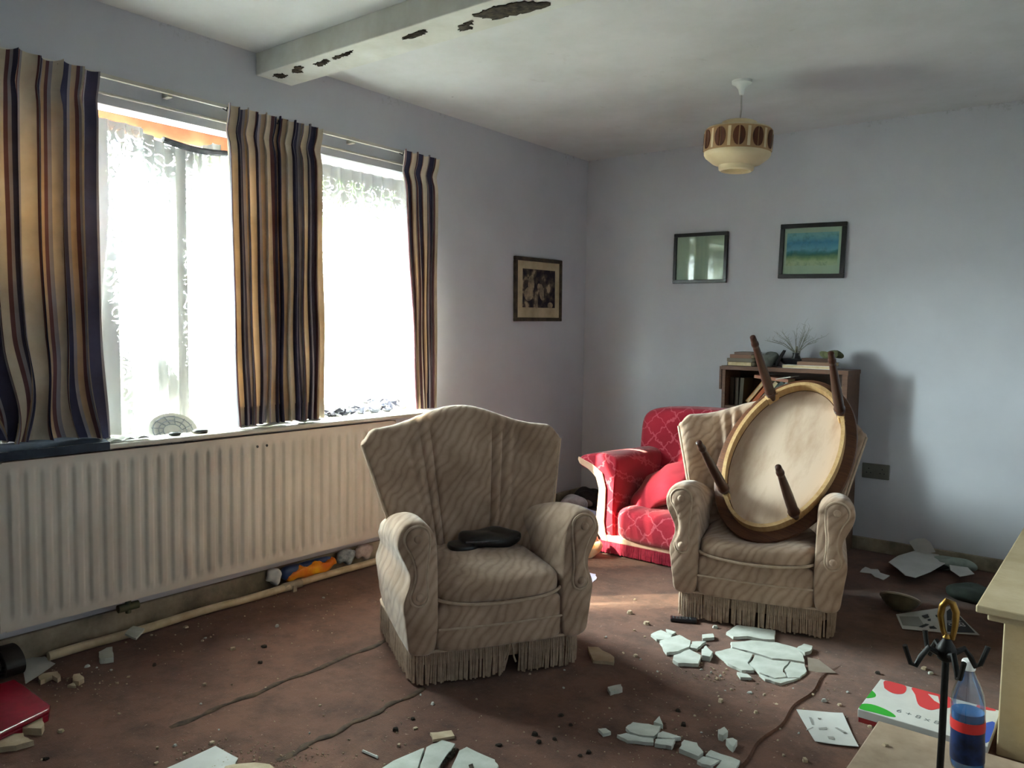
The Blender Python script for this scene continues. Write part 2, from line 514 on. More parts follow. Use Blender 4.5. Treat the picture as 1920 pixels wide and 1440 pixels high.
peel(zz([(390, 350), (420, 328), (450, 335), (430, 352), (440, 362), (400, 362)]))
peel(zz([(510, 318), (560, 295), (580, 305), (560, 318), (530, 330)]))
peel(zz([(600, 285), (660, 262), (690, 250), (680, 270), (640, 284), (610, 292)]))

# skirting boards, trims
b = MB(); b.box(0, .018, ROOM_Y, 0, 0, .10)
struct(b.build('baseboard_left', SKIRT, smooth=False, bevel=.004))
b = MB(); b.box(.018, ROOM_X, -.018, 0, 0, .075)
struct(b.build('baseboard_back', SKIRT, smooth=False, bevel=.004))
b = MB(); b.box(0, .014, -4.3, -1.62, 2.108, 2.118)
struct(b.build('trim_1', PAINT, smooth=False, bevel=.003), 'thin white batten under the curtain rail')
b = MB(); b.box(-.098, .135, -3.95, -1.66, .766, .786)
struct(b.build('trim_2', PAINT, smooth=False, bevel=.006), 'white painted window board above the radiator')

# windows
for i, (a, c) in enumerate(WIN):
    fr = MB()
    x0, x1 = -.15, -.10
    fr.box(x0, x1, a, a + .05, WZ0, WZ1); fr.box(x0, x1, c - .05, c, WZ0, WZ1)
    fr.box(x0, x1, a + .05, c - .05, WZ0, WZ0 + .06)
    w = struct(fr.build('window_%d' % (i + 1), PAINT, smooth=False, bevel=.003))
    h = MB(); h.box(x0, x1, a + .05, c - .05, WZ1 - .065, WZ1)
    h.build('head_rail', TERRA if i == 0 else PAINT, w, smooth=False, bevel=.003)
    g = MB(); g.box(-.128, -.123, a + .045, c - .045, WZ0 + .055, WZ1 - .06)
    g.build('pane', GLASS, w, smooth=False)

# outside
GRASS = simple('outdoor_paving', '66635c', '59564f', .9, 6)
b = MB(); b.box(-30, -T - .01, -25, 20, -.35, -.25)
struct(b.build('ground', GRASS, smooth=False))
tree = thing('garden_tree', 'leafy green tree outside beyond the right-hand window', 'tree', (-4.6, 1.6, -.25))
b = MB(); b.tube([(0, 0, 0), (.05, 0, 1.2), (-.05, .1, 2.2), (0, 0, 3.4)], [.14, .11, .09, .04], 10)
b.build('trunk', simple('tree_bark', '4d4136', '352c24', .9, 14, .4), tree)
b = MB(); r = random.Random(3)
for k in range(2600):
    th, ph, rr = r.uniform(0, 2 * pi), math.acos(r.uniform(-1, 1)), r.random() ** .33
    c = Vector((1.9 * rr * sin(ph) * cos(th), 1.9 * rr * sin(ph) * sin(th), 3.9 + 1.5 * rr * cos(ph)))
    e = Euler((r.uniform(0, 6.3), r.uniform(0, 6.3), r.uniform(0, 6.3))).to_matrix(); s_ = r.uniform(.07, .13)
    b.add([c + e @ Vector(q) * s_ for q in ((-.5, 0, 0), (0, -.32, .05), (.6, 0, 0), (0, .32, .05))], [(0, 1, 2, 3)])
tag(b.build('foliage', simple('tree_leaves', '7da04a', '4f7a34', .7, 5), tree, smooth=False), kind='stuff')

# ------------------------------------------------------------ radiator and pipe
RY0, RY1 = -3.81, -1.96
rad = thing('radiator', 'long cream panel radiator under the windows', 'radiator', (0, 0, 0))
b = MB()
def radf(u, v):
    y = RY0 + .012 + (RY1 - RY0 - .024) * u
    z = .162 + .586 * v
    k = min(1, max(0, min(v - .045, .955 - v) / .035))
    k = k * k * (3 - 2 * k)
    ph = ((y - RY0 - .02) / .0535) % 1
    prof = .5 - .5 * cos(2 * pi * ph)
    prof = max(0, min(1, (prof - .18) / .5)); prof = prof * prof * (3 - 2 * prof)
    return (.103 + .013 * prof * k + .006 * (1 - k), y, z)
b.grid(radf, 34 * 12, 40)
b.box(.055, .1, RY0, RY1, .16, .75)
b.box(.1, .109, RY0, RY0 + .012, .16, .75); b.box(.1, .109, RY1 - .012, RY1, .16, .75)
b.box(.1, .109, RY0 + .012, RY1 - .012, .748, .754); b.box(.1, .109, RY0 + .012, RY1 - .012, .157, .162)
b.build('panel', RADPAINT, rad, ang=60)
for y in (RY0 - .006, RY1 + .001):
    b = MB(); b.box(.03, .111, y, y + .005, .158, .756)
    b.build('end_cap', RADPAINT, rad, smooth=False)
for px, py in ((443, 854.5), (464, 854)):
    b = MB(); b.lathe([(.006, 0), (.006, .003), (.003, .004)], 10, M=Matrix.Translation((.1135, -2.795 + (px - 443) * .0023, .705)) @ Matrix.Rotation(pi / 2, 4, 'Y'))
    b.build('screw_hole', BLACK, rad)
for y in (-3.35, -2.3):
    b = MB(); b.box(.001, .055, y, y + .03, .19, .6); b.build('wall_bracket', SKIRT, rad, smooth=False)
b = MB(); b.tube([(.08, -3.36, .16), (.08, -3.36, .12), (.08, -3.36, .1)], .011, 10); b.tube([(.08, -3.40, .125), (.08, -3.32, .125)], .016, 10)
b.build('valve', simple('green_corroded_brass', '4c5a4c', '6b6a50', .6, 20, metal=.6), rad)

pipe = thing('heating_pipe', 'cream painted heating pipe running along the floor below the radiator', 'pipe', (0, 0, 0))
b = MB(); b.tube([(.095 + .003 * sin(k), -3.66 + k * .13, .024 + .002 * sin(k * 1.7)) for k in range(9)], .017, 12)
b.build('pipe_run', PIPE, pipe)
b = MB(); b.tube([(.093 + .002 * sin(k), -2.565 + k * .13, .026 + .002 * sin(k * 1.3)) for k in range(13)], .017, 12)
b.build('pipe_run', PIPE, pipe)
b = MB(); b.tube([(.094, -2.65, .024), (.094, -2.55, .025)], .021, 12); b.box(.07, .12, -2.61, -2.59, 0, .03)
b.build('pipe_clip', SKIRT, pipe)

# ------------------------------------------------------------ curtain rail, curtains, lace
rail = thing('curtain_rail', 'white curtain track fixed above both windows', 'curtain rail', (0, 0, 0))
b = MB(); b.box(.045, .060, -4.3, -1.60, 2.158, 2.172)
b.build('track', PAINT, rail, smooth=False)
for y in (-3.7, -3.15, -2.2):
    b = MB(); b.box(0, .045, y, y + .02, 2.15, 2.18); b.build('bracket', PAINT, rail, smooth=False)

def curtain(label, y0, y1, z1, z0, nf, seed, b0, b1, bunch=0, x0=.085, amp=.022, lean=0):
    root = thing('curtain', label, 'curtain', (0, 0, 0), group='striped curtains')
    r = random.Random(seed)
    ph = [r.uniform(-.5, .5) for _ in range(nf + 3)]
    am = [r.uniform(.65, 1.25) for _ in range(nf + 3)]
    W = (y1 - y0) * 2.3
    def P(u, t):         # t from 0 (top) to 1 (bottom)
        q = u * nf; i = min(nf, int(q)); fr = q - i
        a = am[i] * (1 - fr) + am[i + 1] * fr; p = ph[i] * (1 - fr) + ph[i + 1] * fr
        y = (y0 + (y1 - y0) * u) * (1 - t) + (b0 + (b1 - b0) * u) * t
        y += lean * sin(pi * t) * (1 - u * .5)
        pinch = exp(-((t - .075) / .03) ** 2)
        flare = max(0, 1 - t / .07)
        A = amp * a * (1 - .45 * pinch) * (1 - .25 * flare)
        w = 2 * pi * q + p * (.4 + t * 1.4)
        x = x0 + A * sin(w) + .012 * flare - .012 * pinch + .006 * sin(9 * t + seed + u * 5) * t
        y += .010 * cos(w) * (1 + .5 * t) + .004 * sin(13 * t + i) * t
        z = z1 + (z0 - z1) * t + .006 * sin(w * .5) * flare
        if bunch and t > .72:
            k = (t - .72) / .28 * (1 - u) ** .6 * bunch
            x += .035 * k + .03 * k * sin(w * .6 + 7 * t)
            z += .075 * k * k + .025 * k * sin(6 * u + 9 * t)
            y += .05 * k * sin(4 * t * 3 + u * 9)
        return (x, y, z)
    uvf = lambda u, v: (u * W + seed * .031, v)
    b = MB(); b.grid(lambda u, v: P(u, v * .075), nf * 14, 6, uvf=uvf, flip=True); b.build('pleat_heading', CURTAIN, root, ang=80)
    b = MB(); b.grid(lambda u, v: P(u, .075 + v * .865), nf * 14, 46, uvf=uvf, flip=True); b.build('drape', CURTAIN, root, ang=80)
    b = MB()
    b.grid(lambda u, v: P(u, .94 + v * .06), nf * 14, 5, uvf=uvf, flip=True)
    b.grid(lambda u, v: tuple(Vector(P(u, .94 + v * .06)) - Vector((.004, 0, 0))), nf * 14, 5, uvf=uvf)
    b.build('hem', CURTAIN, root, ang=80)
    for k in range(0, nf + 1, 2):
        p = P(min(1, k / nf), .012)
        b = MB(); b.tube([(.058, p[1], 2.153), (p[0] - .01, p[1], 2.14), (p[0] - .004, p[1], z1 - .01)], .003, 6)
        b.build('hook', BLACK, root)
    return root
curtain('tall striped curtain hanging at the far left, its lower corner bunched on the window board', -4.02, -3.445, 2.165, .795, 8, 1, -3.98, -3.43, bunch=1.0, lean=-.03, amp=.026)
curtain('striped curtain between the windows, glowing orange beside the wider left window', -2.925, -2.652, 2.165, .80, 6, 5, -2.885, -2.635, amp=.022)
curtain('striped curtain between the windows, bluish grey, bordering the narrower right window', -2.672, -2.43, 2.165, .80, 6, 9, -2.655, -2.42, amp=.022)
curtain('narrow striped curtain at the right end of the rail beside the grey wall', -1.905, -1.64, 2.165, .80, 6, 14, -1.79, -1.645, amp=.018)

def lace(label, y0, y1, z1, zb, nf, seed, x0=-.06, y1b=None, dens=None):
    r = random.Random(seed); ph = [r.uniform(-1, 1) for _ in range(nf + 2)]
    def P(u, t):
        q = u * nf; i = int(min(q, nf)); fr = q - i
        p = ph[i] * (1 - fr) + ph[i + 1] * fr
        zt = z1(u) if callable(z1) else z1
        z = zt + (zb(u) - zt) * t
        e = y1
        if y1b is not None:
            k = min(1, max(0, (t - .25) / .35)); e = y1 + (y1b - y1) * k * k * (3 - 2 * k)
        return (x0 + .018 * sin(2 * pi * q + p * 1.5 * t) * (.5 + .5 * t), y0 + (e - y0) * u + .008 * cos(2 * pi * q + p), z)
    b = MB(); W = (y1 - y0) * 1.5; nu, nv = nf * 10, 60
    b.grid(P, nu, nv, uvf=lambda u, v: (u * W + seed, (1 - v) * 1.25), flip=True)
    o = b.build('lace_curtain', LACE, ang=80)
    at_ = o.data.attributes.new('lace_density', 'FLOAT', 'POINT')
    for j in range(nv + 1):
        for i in range(nu + 1): at_.data[j * (nu + 1) + i].value = max(0, min(1.1, dens(i / nu, j / nv)))
    return tag(o, label, 'net curtain', 'lace net curtains')
lace('white lace net in the left window, its inner edge swept back beside the far-left curtain', -3.90, -3.215, lambda u: 2.045 - .012 * u, lambda u: .79 + .0 * u, 9, 2, y1b=-3.26,
     dens=lambda u, t: max((1.15 if u > .69 else 0) - max(0, u - .755 - .28 * max(0, t - .35)) * 7, .78 - max(0, u - .80) * 5 + (t - .6) * .5 if t > .45 else 0, .80 - t * 3.6, .40 - abs(u - .9) * 5))
lace('white lace net in the left window, sagging from its top hem near the middle curtains', -3.22, -2.86, lambda u: 2.03 - .05 * sin(pi * min(1, u * 1.1)), lambda u: .79 + .30 * max(0, 1 - u / .35) ** .8, 8, 4,
     dens=lambda u, t: max(.85 - t * 2.2, 1.22 - abs(u - .48) * 6 - .25 * sin(3 * t), (t - .62) * 4.5 * max(0, 1 - abs(u - .35) * 2.5)))
lace('white lace net with scalloped hem in the right window', -2.56, -1.72, 2.045, lambda u: .87 + .03 * abs(sin(u * 9)) - .05 * (u < .1), 12, 6, y1b=-2.20,
     dens=lambda u, t: max(.95 - t * 2.6, .75 - t * 1.4 - .5 * abs(sin(u * 11)), (t - .86) * 5, 1.0 - abs(u - .17) * 9 if t > .8 else 0))
# dark rolled top hem of the sagging net
b = MB(); b.tube([(-.055, -3.12 + .29 * k / 10, 2.0 - .012 * sin(pi * k / 10) - .005 * k / 10) for k in range(11)], .014, 8)
tag(b.build('fallen_net_wire', simple('dark_grey_net_wire', '55565c', '3c3d42', .8, 30)), 'dark bunched wire of the fallen net at the top of the left window', 'curtain wire')

# ------------------------------------------------------------ window-board clutter
d = thing('decorated_dish', 'white dish with grey scrollwork propped on the window board of the left window', 'dish', (.0, -3.13, .790), (0, radians(58), 0))
b = MB(); b.lathe([(.02, 0), (.05, .002), (.085, .012), (.105, .018), (.105, .021), (.085, .016), (.05, .006), (.0, .005)], 32, sx=.75)
b.build('plate', PAPER, d)
b = MB()
for rr in (.04, .06, .085):
    b.tube([(rr * .75 * cos(a * pi / 14), rr * sin(a * pi / 14), .010 + rr * .08) for a in range(29)], .0022, 5)
for k in range(12):
    a = k * pi / 6; b.tube([(.04 * .75 * cos(a), .04 * sin(a), .012), (.09 * .75 * cos(a + .25), .09 * sin(a + .25), .018)], .002, 5)
b.build('scroll_pattern', simple('grey_glaze', '777a80'), d)
for i, (y, s) in enumerate(((-3.16, .9), (-3.05, 1.25))):
    b = MB(); b.ell((0, 0, .008), (.02 * s, .028 * s, .009 * s), .8, .9, 14, 8)
    tag(b.build('dark_pebble', BLACK, loc=(.085, y, .786)), ('small dark lump on the board in front of the dish', 'larger dark lump on the board right of the dish')[i], 'pebble')
r = random.Random(5)
cl = thing('dried_leaves', 'dark dried leaves heaped on the right window board below the lace', 'leaves', (-.04, -2.0, .786))
b = MB()
for k in range(60):
    y = r.uniform(-.30, .20); h = r.uniform(.005, .03 + .05 * max(0, 1 - abs(y - .05) / .25))
    e = Euler((r.uniform(-1, 1), r.uniform(-1, 1), r.uniform(0, 6))).to_matrix(); s_ = r.uniform(.02, .04)
    b.add([Vector((r.uniform(-.03, .03), y, h)) + e @ Vector(q) * s_ for q in ((-.7, 0, 0), (0, -.45, .15), (.8, 0, .05), (0, .45, .15))], [(0, 1, 2, 3)])
b.build('leaf_heap', simple('dead_leaves', '3b3a48', '5b5a66', .9, 30), cl)
b = MB()
for k in range(5):
    b.ell((r.uniform(-.02, .02), -.25 + k * .09, .012), (.02, .03, .012), .9, .9, 10, 6)
b.build('pebble_row', simple('grey_shell', '8d8f99', '6b6d77', .8, 30), cl)
b = MB()
def cloth(u, v):  # dark navy sheet laid over the left end of the window board
    return (-.03 + .172 * v - .0, -4.05 + .60 * u, .790 + .012 * sin(u * 9) * sin(v * 5 + 1) ** 2 + .014 * (1 - v) + .006)
b.grid(cloth, 30, 10); b.grid(lambda u, v: tuple(Vector(cloth(u, 1)) + Vector((.004 + .003 * sin(u * 20), 0, -.030 * v))), 30, 6)
tag(b.build('dark_sheet', simple('navy_sheet', '2b3240', '3a4350', .9, 12, .2)), 'dark navy sheet lying on the window board under the far-left curtain', 'cloth')
for i, (y, w) in enumerate(((-3.40, .05), (-3.315, .06), (-2.74, .16), (-2.50, .07))):
    b = MB()
    b.grid(lambda u, v: ((u - .5) * .07, (v - .5) * w * 1.6, .006 + .012 * abs(sin(u * 7 + i) * sin(v * 5 + i * 2))), 8, 12)
    tag(b.build('torn_paper', PAPER, loc=(.09, y, .786)), ('scrap of white paper at the foot of the far-left curtain', 'white scrap under the left lace net', 'crumpled white sheet under the orange-glowing curtain', 'scrap of paper under the bluish grey curtain')[i], 'paper')

# ------------------------------------------------------------ wing armchairs
def arm_profile():
    return smooth_poly([(.232, .20), (.232, .32), (.234, .42), (.238, .50), (.253, .552), (.283, .582), (.316, .590), (.350, .579), (.371, .552), (.377, .517), (.369, .483),
                        (.352, .448), (.338, .415), (.335, .385), (.343, .352), (.354, .322), (.356, .292), (.350, .25), (.342, .19), (.326, .125), (.25, .12)], 84)
def wing_chair(label, loc, rot, seed, gap, dent=0, group='beige wing armchairs'):
    root = thing('wing_armchair', label, 'armchair', loc, rot, group)
    rr = random.Random(seed)
    # base
    b = MB(); rings = []
    def sr(hw, y0, y1, z, n=56, e=.22):
        out = []
        for k in range(n):
            a = 2 * pi * k / n; c, s_ = cos(a), sin(a)
            out.append(Vector((hw * math.copysign(abs(c) ** e, c), (y0 + y1) / 2 + (y1 - y0) / 2 * math.copysign(abs(s_) ** e, s_), z)))
        return out
    for z, hw, y0, y1 in ((.07, .298, .012, .59), (.12, .310, .004, .60), (.20, .318, 0.0, .60), (.27, .312, .004, .58), (.31, .29, .04, .56)):
        rings.append(sr(hw, y0, y1, z))
    b.loft(rings); b.build('base', CHAIR, root)
    for sx in (-1, 1):
        for y in (.07, .53):
            b = MB(); b.lathe([(.016, 0), (.02, .02), (.02, .075)], 12, M=Matrix.Translation((sx * .25, y, 0))); b.build('leg', WOODDARK, root)
    # front panel with welts
    b = MB(); b.ell((0, .03, .205), (.236, .048, .088), .25, .25, 48, 14); b.build('front_panel', CHAIR, root)
    b = MB(); b.tube([(x / 20 * .232, -.019 - .001 * (1 - (x / 20) ** 2), .206 - .004 * cos(x / 20 * 1.5)) for x in range(-20, 21)], .0045, 6); b.build('welt', CHAIRPIPE, root)
    # seat cushion
    b = MB()
    def crown(p):
        k = max(0, 1 - (p.x / .24) ** 2) * max(0, 1 - (p.y / .27) ** 2)
        k -= dent * exp(-((p.x + .015) / .17) ** 2 - ((p.y + .09) / .12) ** 2)
        return Vector((p.x, p.y - .018 * max(0, 1 - (p.x / .24) ** 2) * (p.y < 0) * abs(p.y) / .25, p.z + .022 * k * (p.z > 0)))
    b.ell((0, .225, .328), (.236, .255, .052), .5, .3, 60, 20, fn=crown); b.build('seat_cushion', CHAIR, root)
    b = MB(); b.tube([(x / 20 * .232, -.028 - .016 * (1 - (x / 20) ** 2) + .03 * (abs(x) / 20) ** 8, .306 - .020 * (1 - (x / 20) ** 2)) for x in range(-20, 21)], .006, 8); b.build('seat_piping', CHAIRPIPE, root)
    # arms
    prof = arm_profile(); cx = .30; cz = .40
    for sx in (-1, 1):
        b = MB(); rings = []
        for y, k, drop in ((-.020, .90, 0), (-.017, .955, 0), (-.006, .99, 0), (.012, 1, 0), (.06, 1.0, .0), (.14, 1, .006), (.22, .99, .018), (.30, .97, .034), (.38, .94, .052), (.46, .9, .07), (.52, .82, .09)):
            ring = []
            for x, z in prof:
                zz_ = cz + (z - cz) * k; xx = cx + (x - cx) * (k if k < .999 else 1)
                if z > .38: zz_ -= drop * (z - .38) / .2
                if y > .05 and z > .42: xx -= .03 * (y - .05) / .45 * (z - .42) / .1 if z < .52 else .03 * (y - .05) / .45
                ring.append(Vector((sx * xx, y, zz_)))
            rings.append(ring)
        b.loft(rings, flip=(sx > 0)); arm = b.build('arm', CHAIR, root, ang=50)
        plq = smooth_poly([(.268, .53), (.277, .556), (.302, .570), (.332, .564), (.350, .540), (.348, .512), (.330, .480), (.316, .44), (.312, .40), (.320, .365), (.330, .335), (.322, .310), (.300, .300), (.280, .310), (.272, .335), (.276, .38), (.275, .43), (.270, .48)], 60)
        b = MB(); rings = []
        for y, k in ((-.016, 1), (-.026, .97), (-.031, .88), (-.033, .6)):
            pcx = .30
            rings.append([Vector((sx * (pcx + (x - pcx) * k), y, .435 + (z - .435) * (.5 + .5 * k))) for x, z in plq])
        b.loft(rings, flip=(sx > 0)); b.build('scroll_panel', CHAIR, arm, ang=50)
        b = MB(); b.tube([(sx * (.30 + (x - .30) * 1.06), -.022, .435 + (z - .435) * 1.03) for x, z in plq], .005, 6, closed=True); b.build('scroll_piping', CHAIRPIPE, arm)
        for bx, bz in ((.309, .533), (.301, .332)):
            b = MB(); b.lathe([(.015, 0), (.014, .006), (.009, .010), (.002, .011)], 14, M=Matrix.Translation((sx * bx, -.031, bz)) @ Matrix.Rotation(pi / 2, 4, 'X')); b.build('button', CHAIR, arm)
    # winged back
    b = MB(); rings = []; ns = 72
    def ztop(s_):
        a = abs(s_)
        z = .822 + .066 * (cos(pi * min(1, a / .80)) + 1) / 2
        if a > .9: z -= .035 * ((a - .9) / .1) ** 2
        return z
    def front(s_, t):
        hw = .268 + .137 * t ** 1.05
        y = .385 + .115 * t - (.17 - .10 * t) * abs(s_) ** 2.6 - .012 * cos(s_ * 1.5) * sin(pi * t)
        g = 0
        for sk in (.34, .455, .57):
            g += exp(-((abs(s_) - sk) / .016) ** 2)
        y += .016 * min(1, g) * min(1, (1 - t) * 6 + .35) - .006 * (exp(-((abs(s_) - .40) / .03) ** 2) + exp(-((abs(s_) - .51) / .03) ** 2))
        return Vector((hw * s_, y, .30 + (ztop(s_) - .30) * t))
    def th(s_): return .095 - .045 * abs(s_) ** 2
    rows = [(k / 26, 0) for k in range(27)] + [(1, k * pi / 12) for k in range(1, 7)]
    for t, a in rows:
        ring = []
        for i in range(ns + 1):
            s_ = -1 + 2 * i / ns; p = front(s_, t); h = th(s_) / 2
            p = p + Vector((0, h * (1 - cos(a)), h * sin(a) * .8)); ring.append(p)
        h = th(1) / 2
        for q in (.25, .5, .75):
            p = front(1, t); ring.append(p + Vector((.014 * sin(q * pi) * cos(a), h * (1 - cos(a)) + 2 * h * q * cos(a), h * sin(a) * .8)))
        for i in range(ns, -1, -2):
            s_ = -1 + 2 * i / ns; p = front(s_, t); h = th(s_) / 2
            yb = p.y
            ring.append(Vector((p.x, yb + h + h * cos(a), p.z + h * sin(a) * .8)))
        h = th(1) / 2
        for q in (.75, .5, .25):
            p = front(-1, t); ring.append(p + Vector((-.014 * sin(q * pi) * cos(a), h * (1 - cos(a)) + 2 * h * q * cos(a), h * sin(a) * .8)))
        rings.append(ring)
    b.loft(rings, cap1=False); b.build('wing_back', CHAIR, root, ang=65)
    for sx in (-1, 1):
        b = MB(); pts = [front(sx, k / 24) + Vector((sx * .012, .012, 0)) for k in range(4, 25)]
        b.tube(pts, .006, 8); b.build('wing_piping', CHAIRPIPE, root)
    # bullion fringe and its braid
    loop = sr(.316, -.002, .605, 0, 720, .16)
    L = 0; acc = []
    for i in range(len(loop)):
        acc.append(L); L += (loop[(i + 1) % len(loop)] - loop[i]).length
    def onloop(q):
        q %= L; j = 0
        lo, hi = 0, len(acc) - 1
        while lo < hi:
            m = (lo + hi + 1) // 2
            if acc[m] <= q: lo = m
            else: hi = m - 1
        a, c = loop[lo], loop[(lo + 1) % len(loop)]; seg = (c - a).length or 1e-6
        return a.lerp(c, (q - acc[lo]) / seg), (c - a).normalized()
    b = MB(); n = int(L / .0072)
    for k in range(n):
        p, tg = onloop(k * L / n)
        nrm = Vector((tg.y, -tg.x, 0))
        zb = .010 + rr.uniform(-.003, .008)
        sw = rr.uniform(-.004, .004)
        if gap and p.y < .05 and gap[0] < p.x < gap[1]:
            if rr.random() < .45: continue
            sw = rr.uniform(-.05, .05); zb += rr.uniform(0, .05)
        elif rr.random() < .03: continue
        b.tube([p + Vector((0, 0, .128)) - nrm * .004, p + Vector((0, 0, .125)) + nrm * .003, p + nrm * (.004 + rr.uniform(-.002, .003)) + tg * sw * .5 + Vector((0, 0, .07)), p + tg * sw + nrm * rr.uniform(-.002, .004) + Vector((0, 0, zb))], [.003, .0034, .0036, .0042], 5)
    b.build('fringe', FRINGE, root)
    b = MB(); b.tube([p + Vector((0, 0, .126)) for p in sr(.318, -.004, .607, 0, 120, .16)], .006, 6, closed=True); b.build('fringe_braid', CHAIRPIPE, root)
    return root
FRINGE = simple('beige_fringe_cord', '8f7a69', 'a8917e', .95, 40)
wing_chair('beige wing armchair in the middle of the floor with a black pouch on its seat', (1.422, -2.684, 0), (0, 0, 1.028), 4, (.01, .07))
wing_chair('beige wing armchair holding the upturned oval table, in front of the red armchair', (1.943, -1.640, 0), (0, 0, .275), 8, None, 2.6)

# black pouch on the first chair's seat
pch = thing('black_pouch', 'shiny black zipped pouch lying on the seat of the nearer beige armchair', 'pouch', (1.17, -2.475, .392), (0, 0, 1.03))
b = MB(); b.ell((.02, 0, .026), (.125, .085, .027), .55, .8, 40, 14, fn=lambda p: p + Vector((0, 0, .006 * sin(p.x * 40) * sin(p.y * 30)))); b.build('pouch_body', BLACK, pch)
b = MB(); b.ell((-.10, -.03, .012), (.06, .06, .014), .6, .8, 24, 8); b.build('flap', BLACK, pch)
b = MB(); b.tube([(-.1 + .02 * k, -.088 + .02 * abs(k - 5) / 5, .034) for k in range(12)], .0035, 6); b.build('zip', simple('grey_zip', '4a4a50', '6a6a70', .3, 60, metal=.7), pch)

# ------------------------------------------------------------ upturned oval table
tb = thing('oval_coffee_table', 'oval wooden coffee table turned upside down on the second beige armchair', 'table', (1.932, -1.318, .702), (radians(53.3), radians(10.3), radians(-.4)))
A_, B_ = .238, .378
def oval(a, c, z, n=72): return [Vector((a * cos(2 * pi * k / n), c * sin(2 * pi * k / n), z)) for k in range(n)]
b = MB(); b.loft([oval(A_ + .034, B_ + .036, -.018), oval(A_ + .044, B_ + .046, -.022), oval(A_ + .048, B_ + .050, -.032), oval(A_ + .04, B_ + .042, -.044), oval(A_ - .02, B_ - .02, -.045)], flip=True)
b.build('tabletop', WOODRIM, tb)
b = MB(); b.loft([oval(A_ - .02, B_ - .02, -.017), oval(.02, .02, -.0165)], cap0=False); b.build('underside_board', WOODLIGHT, tb)
b = MB(); n = 96
o1, o2 = [], []
rr_ = [[(A_, -.018), (A_, .030), (A_ - .016, .030), (A_ - .016, -.018)][k] for k in range(4)]
rings = []
for k in range(n + 1):
    a = 2 * pi * k / n
    rings.append([Vector((r_ * cos(a), (r_ + B_ - A_) * sin(a), z)) for r_, z in rr_])
b.loft(rings, True, False, False, flip=True); b.build('apron', WOODAPRON, tb)
LEGL = .475
for sx in (-1, 1):
    for sy in (-1, 1):
        p0 = Vector((sx * .158, sy * .262, .0)); p1 = Vector((sx * .166, sy * .272, LEGL))
        M = Matrix.Translation(p0) @ (p1 - p0).to_track_quat('Z', 'Y').to_matrix().to_4x4()
        b = MB(); b.lathe([(.016, 0), (.020, .03), (.024, .046), (.019, .052), (.025, .062), (.021, .074), (.0215, .12), (.020, .22), (.0165, .33), (.0135, .40), (.0125, .412), (.016, .418), (.016, .432), (.0125, .438), (.0135, .45), (.012, LEGL), (.006, LEGL + .003)], 20, M=M)
        lg = b.build('leg', WOODDARK, tb)
        b = MB(); b.box(-.028, .028, -.014, .014, -.016, .031, M=Matrix.Translation((sx * .158, sy * .262, 0)) @ Matrix.Rotation(math.atan2(sy * .262 / B_ ** 2 * A_ ** 2, sx * .158) + pi / 2, 4, 'Z'))
        b.build('corner_block', WOODAPRON, lg, smooth=False, bevel=.003)

# ------------------------------------------------------------ red armchair
red = thing('red_armchair', 'red velvet armchair with lattice pattern standing in the back corner', 'armchair', (1.25, -1.075, 0))
TOPZ = .545
def redprof():
    return smooth_poly([(.33, .075), (.33, .25), (.325, .40), (.315, .50), (.335, .545), (.40, .560), (.48, .552), (.545, .535), (.565, .515), (.555, .490), (.50, .468), (.445, .425), (.425, .36), (.432, .26), (.440, .18), (.425, .11), (.40, .075)], 68)
rp = redprof()
for sx in (-1, 1):
    b = MB(); rings = []
    for y, k in ((-.004, .93), (.004, .985), (.02, 1), (.1, 1), (.25, 1), (.4, 1), (.55, .98), (.62, .94)):
        rings.append([Vector((sx * (.42 + (x - .42) * k - (.05 * max(0, y - .1) / .5 if z > .4 and x > .42 else 0)), y, .33 + (z - .33) * k - (.02 * y if z > .4 else 0))) for x, z in rp])
    b.loft(rings, flip=(sx > 0)); arm = b.build('arm', RED, red, ang=50)
    out = [(.568, .512), (.556, .488), (.50, .466), (.444, .424), (.424, .36), (.431, .26), (.439, .18), (.424, .11), (.40, .078)]
    inn = [(.560, .525), (.530, .512), (.47, .492), (.405, .452), (.380, .37), (.382, .26), (.386, .18), (.376, .12), (.36, .08)]
    b = MB()
    vs = []
    for (x0, z0), (x1, z1) in zip(out, inn): vs += [(sx * x0, -.008, z0), (sx * x1, -.012, z1), (sx * (x0 + .003), .10, z0 - .004)]
    fs = []
    for k in range(len(out) - 1):
        a = 3 * k
        fs += [(a, a + 1, a + 4, a + 3), (a, a + 3, a + 5, a + 2)]
    if sx > 0: fs = [f[::-1] for f in fs]
    b.add(vs, fs); b.build('trim_band', TRIMCREAM, arm, ang=60)
    b = MB(); b.tube([(sx * x, -.012, z) for x, z in inn], .004, 6); b.build('gimp_braid', TRIMCREAM, arm)
b = MB(); b.box(-.40, .40, .02, .62, .07, .24); b.build('base', RED, red, smooth=False, bevel=.02)
b = MB(); b.ell((0, .27, .175), (.335, .30, .098), .45, .35, 56, 18, fn=lambda p: p + Vector((0, -.02 * (1 - (p.x / .34) ** 2) * (p.y < 0), .012 * (p.z > 0)))); b.build('seat', RED, red)
b = MB(); b.box(-.402, .402, -.012, .05, .070, .108); b.build('front_band', TRIMCREAM, red, smooth=False, bevel=.008)
b = MB(); r = random.Random(2)
for k in range(130):
    x = -.405 + .81 * k / 129
    b.tube([(x, -.008, .078), (x + r.uniform(-.002, .002), -.012, .05), (x + r.uniform(-.004, .004), -.011, .008 + r.uniform(0, .005))], [.003, .0035, .004], 5)
for k in range(90):
    y = .0 + .6 * k / 89
    b.tube([(-.408, y, .078), (-.412, y, .05), (-.411, y + r.uniform(-.003, .003), .008)], [.003, .0035, .004], 5)
b.build('fringe', simple('red_fringe_cord', '8d1d36', 'a83349', .9, 40), red)
